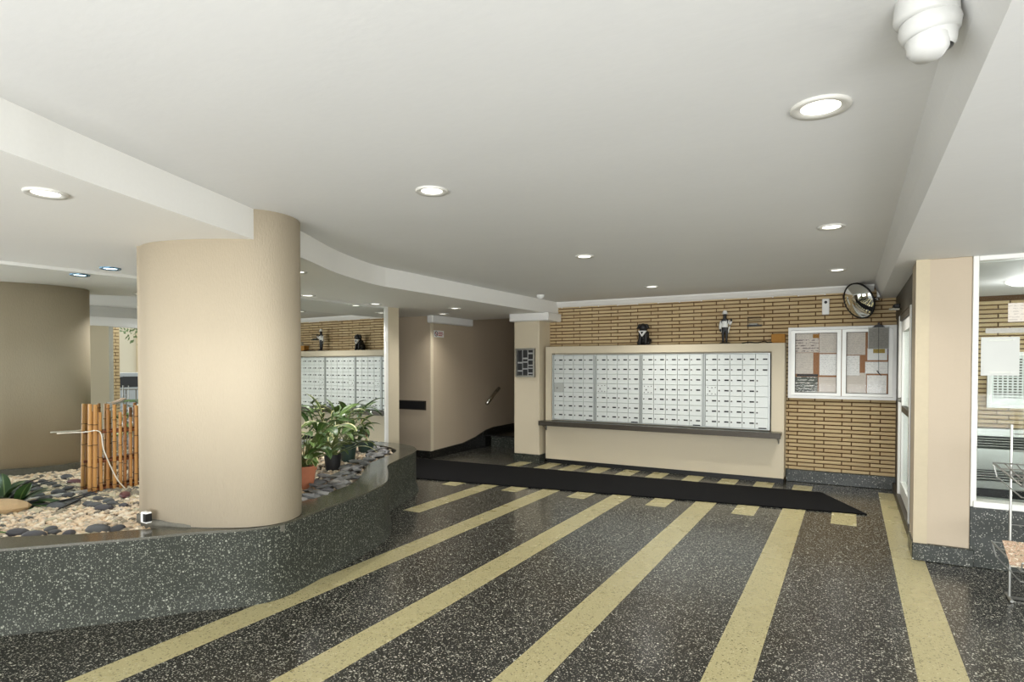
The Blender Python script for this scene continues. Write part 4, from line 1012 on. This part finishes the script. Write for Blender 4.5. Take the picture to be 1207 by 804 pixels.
# ------------------------------------------------------------------ on and behind the window
pn = thing('window_notice', 'white sheet taped to the inside of the wide window pane', 'notice', (0.943, 5.525, 1.42))
mesh_obj('page', BX(0.832, 1.053, 5.526, 5.529, 1.42, 1.702), plain('taped_sheet', (206, 208, 202), 0.6, 0, 0.01), pn)
for z, x0, x1 in ((1.672, .872, 1.015), (1.437, .884, 1.005)): mesh_obj('tape', BX(x0, x1, 5.524, 5.526, z, z+.014), M['pap_silver'], pn)
tag(mesh_obj('window_notice', BX(0.985, 1.20, 5.526, 5.529, 1.81, 1.945), M['pap_grey'], None), 'grey printed sheet high on the wide window pane', 'notice')
tag(mesh_obj('steel_strip', BX(0.857, 1.30, 5.526, 5.529, 1.73, 1.767), M['steel'], None), 'narrow steel strip on the pane above the white sheet', 'strip')
bz = thing('buzzer_panel', 'steel intercom panel with rows of buttons on the vestibule brick wall', 'intercom', (1.54, 8.42, 1.2))
mesh_obj('panel', BX(1.36, 1.74, 8.42, 8.437, 1.06, 1.60), M['grille'], bz)
b = NB(); box(b, 1.325, 1.365, 8.405, 8.437, 1.02, 1.64); box(b, 1.735, 1.765, 8.405, 8.437, 1.02, 1.64); box(b, 1.365, 1.735, 8.405, 8.437, 1.02, 1.06); box(b, 1.365, 1.735, 8.405, 8.437, 1.60, 1.64)
mesh_obj('panel_frame', b, M['plastic'], bz)
b = NB()
for i in range(8):
    for j in range(15): box(b, 1.385+i*.043, 1.412+i*.043, 8.413, 8.421, 1.13+j*.03, 1.145+j*.03)
o = mesh_obj('buttons', b, M['dark'], bz); o['kind'] = 'stuff'
cv = thing('convector', 'grey metal convector heater with louvres in the vestibule', 'heater', (1.4, 8.3, 0))
mesh_obj('casing_back', BX(0.95, 1.765, 8.30, 8.43, 0.0, 0.80), M['black'], cv)
for z0, z1 in ((.715, .80), (.345, .58), (.14, .22), (0, .04)): mesh_obj('casing_panel', BX(0.95, 1.765, 8.24, 8.30, z0, z1, bevel=.004), M['grille'], cv)
for z in (.60, .628, .656, .684, .24, .268, .296, .322): mesh_obj('louvre', obox(NB(), (1.3575, 8.27, z), (1, 0, 0), (0, 1, -.5), (0, .5, 1), .815, .045, .006), M['grille'], cv)
dl = thing('vestibule_light', 'flat round white ceiling light in the vestibule behind the window', 'ceiling light', (1.40, 7.03, 2.27))
mesh_obj('bowl', lathe(NB(), [(.17, 0), (.17, -.02), (.12, -.045), (0, -.055)], (1.40, 7.03, 2.27), seg=28), emit('bowl_glow', (255, 252, 244), 0.7), dl, True)
ld = bpy.data.lights.new('lamp', 'POINT'); ld.energy = 6; ld.shadow_soft_size = .15; lo = bpy.data.objects.new('lamp', ld); COL.objects.link(lo); lo.parent = dl; lo.location = (0, 0, -.16)

# ------------------------------------------------------------------ the street, seen in the left mirror
struct('street_ground', BX(3.3, 26, -12, 26, -0.2, -0.06), painted('pavement', (140, 138, 132), 0.9, 0.06))
struct('bounce_ground_front', BX(-9, 3.3, -12, -3, -0.2, -0.06), painted('bounce_forecourt', (176, 174, 166), 0.9, 0.06))  # unseen bright ground added to bounce sunlight up to the ceiling
hs = thing('building', 'pale building across the street seen in the left mirror', 'building', (15, 8, 0))
mesh_obj('facade', BX(15, 16, 0, 20, -0.06, 6), painted('pale_facade', (206, 196, 172), 0.8, 0.04), hs)
for y in (7.6, 9.6): mesh_obj('pilaster', BX(14.9, 15, y, y+.25, -0.06, 6), painted('facade_trim', (214, 196, 160), 0.8, 0.04), hs)
car = thing('car', 'silver parked car seen in the left mirror', 'car', (8.8, 7.55, -0.06))
def carprof(x0, x1, prof, m, name, inset=0):
    b = NB(); A = [b.verts.new((x0, y, z)) for y, z in prof]; B = [b.verts.new((x1, y, z)) for y, z in prof]
    for i in range(len(prof)): b.faces.new((A[i], A[(i+1) % len(prof)], B[(i+1) % len(prof)], B[i]))
    b.faces.new(A); b.faces.new(list(reversed(B))); bmesh.ops.recalc_face_normals(b, faces=b.faces)
    bmesh.ops.bevel(b, geom=b.edges[:], offset=.03, segments=2, affect='EDGES'); return mesh_obj(name, b, m, car, False)
cp = plain('car_paint', (150, 154, 154), .3, .3)
carprof(8.0, 9.65, [(5.4,.15),(5.35,.45),(5.45,.66),(6.0,.78),(9.1,.82),(9.65,.72),(9.7,.4),(9.65,.15)], cp, 'body')
carprof(8.1, 9.55, [(6.05,.76),(6.65,1.20),(7.0,1.26),(8.4,1.26),(9.0,.80)], cp, 'roof')
carprof(8.075, 9.575, [(6.32,.82),(6.7,1.14),(7.0,1.19),(8.3,1.19),(8.75,.84)], M['black'], 'side_windows')
for y in (6.2, 8.85):
    for x in (8.05, 9.6): mesh_obj('wheel', lathe(NB(), [(0, .1), (.18, .1), (.3, .08), (.31, -.08), (.18, -.1), (0, -.1)], (x, y, .25), (1, 0, 0), 20), M['black'], car)
mesh_obj('side_stripe', BX(7.99, 8.0, 5.5, 9.6, .42, .50), plain('green_stripe', (86, 110, 74), .5), car)
rl = thing('street_railing', 'low metal railing outside seen in the left mirror', 'railing', (5.6, 6.1, 0))
for z in (.35, .88): mesh_obj('rail', tube(NB(), [(5.6, 5.85, z), (5.6, 7.4, z)], .02, 6), M['steel'], rl)
for k in range(8): mesh_obj('bar', tube(NB(), [(5.6, 5.85+k*.22, -.06), (5.6, 5.85+k*.22, .88)], .014, 6), M['steel'], rl)
tr = thing('street_tree', 'leafy tree across the street seen in the left mirror', 'tree', (12.5, 8.9, -.06))
mesh_obj('trunk', tube(NB(), [(12.5, 8.9, -.06), (12.5, 8.95, 1.6), (12.6, 9.1, 3.0)], [.10, .08, .05], 8), M['wood_stem'], tr)
V, F = [], []
for i in range(900):
    p = Vector((12.4, 9.0, 3.3)) + Vector((random.gauss(0, .6), random.gauss(0, .9), random.gauss(0, .45))); s = random.uniform(.06, .12); o = len(V)
    u = Vector((random.uniform(-1, 1), random.uniform(-1, 1), random.uniform(-1, 1))).normalized(); v = u.orthogonal().normalized()
    V += [tuple(p-u*s), tuple(p+v*s*.5), tuple(p+u*s), tuple(p-v*s*.5)]; F.append((o, o+1, o+2, o+3))
me = bpy.data.meshes.new('foliage'); me.from_pydata(V, [], F); me.materials.append(plain('tree_leaf', (92, 110, 66), .6)); o = bpy.data.objects.new('foliage', me); COL.objects.link(o); o.parent = tr
o.location = -Vector(tr.location); o['kind'] = 'stuff'
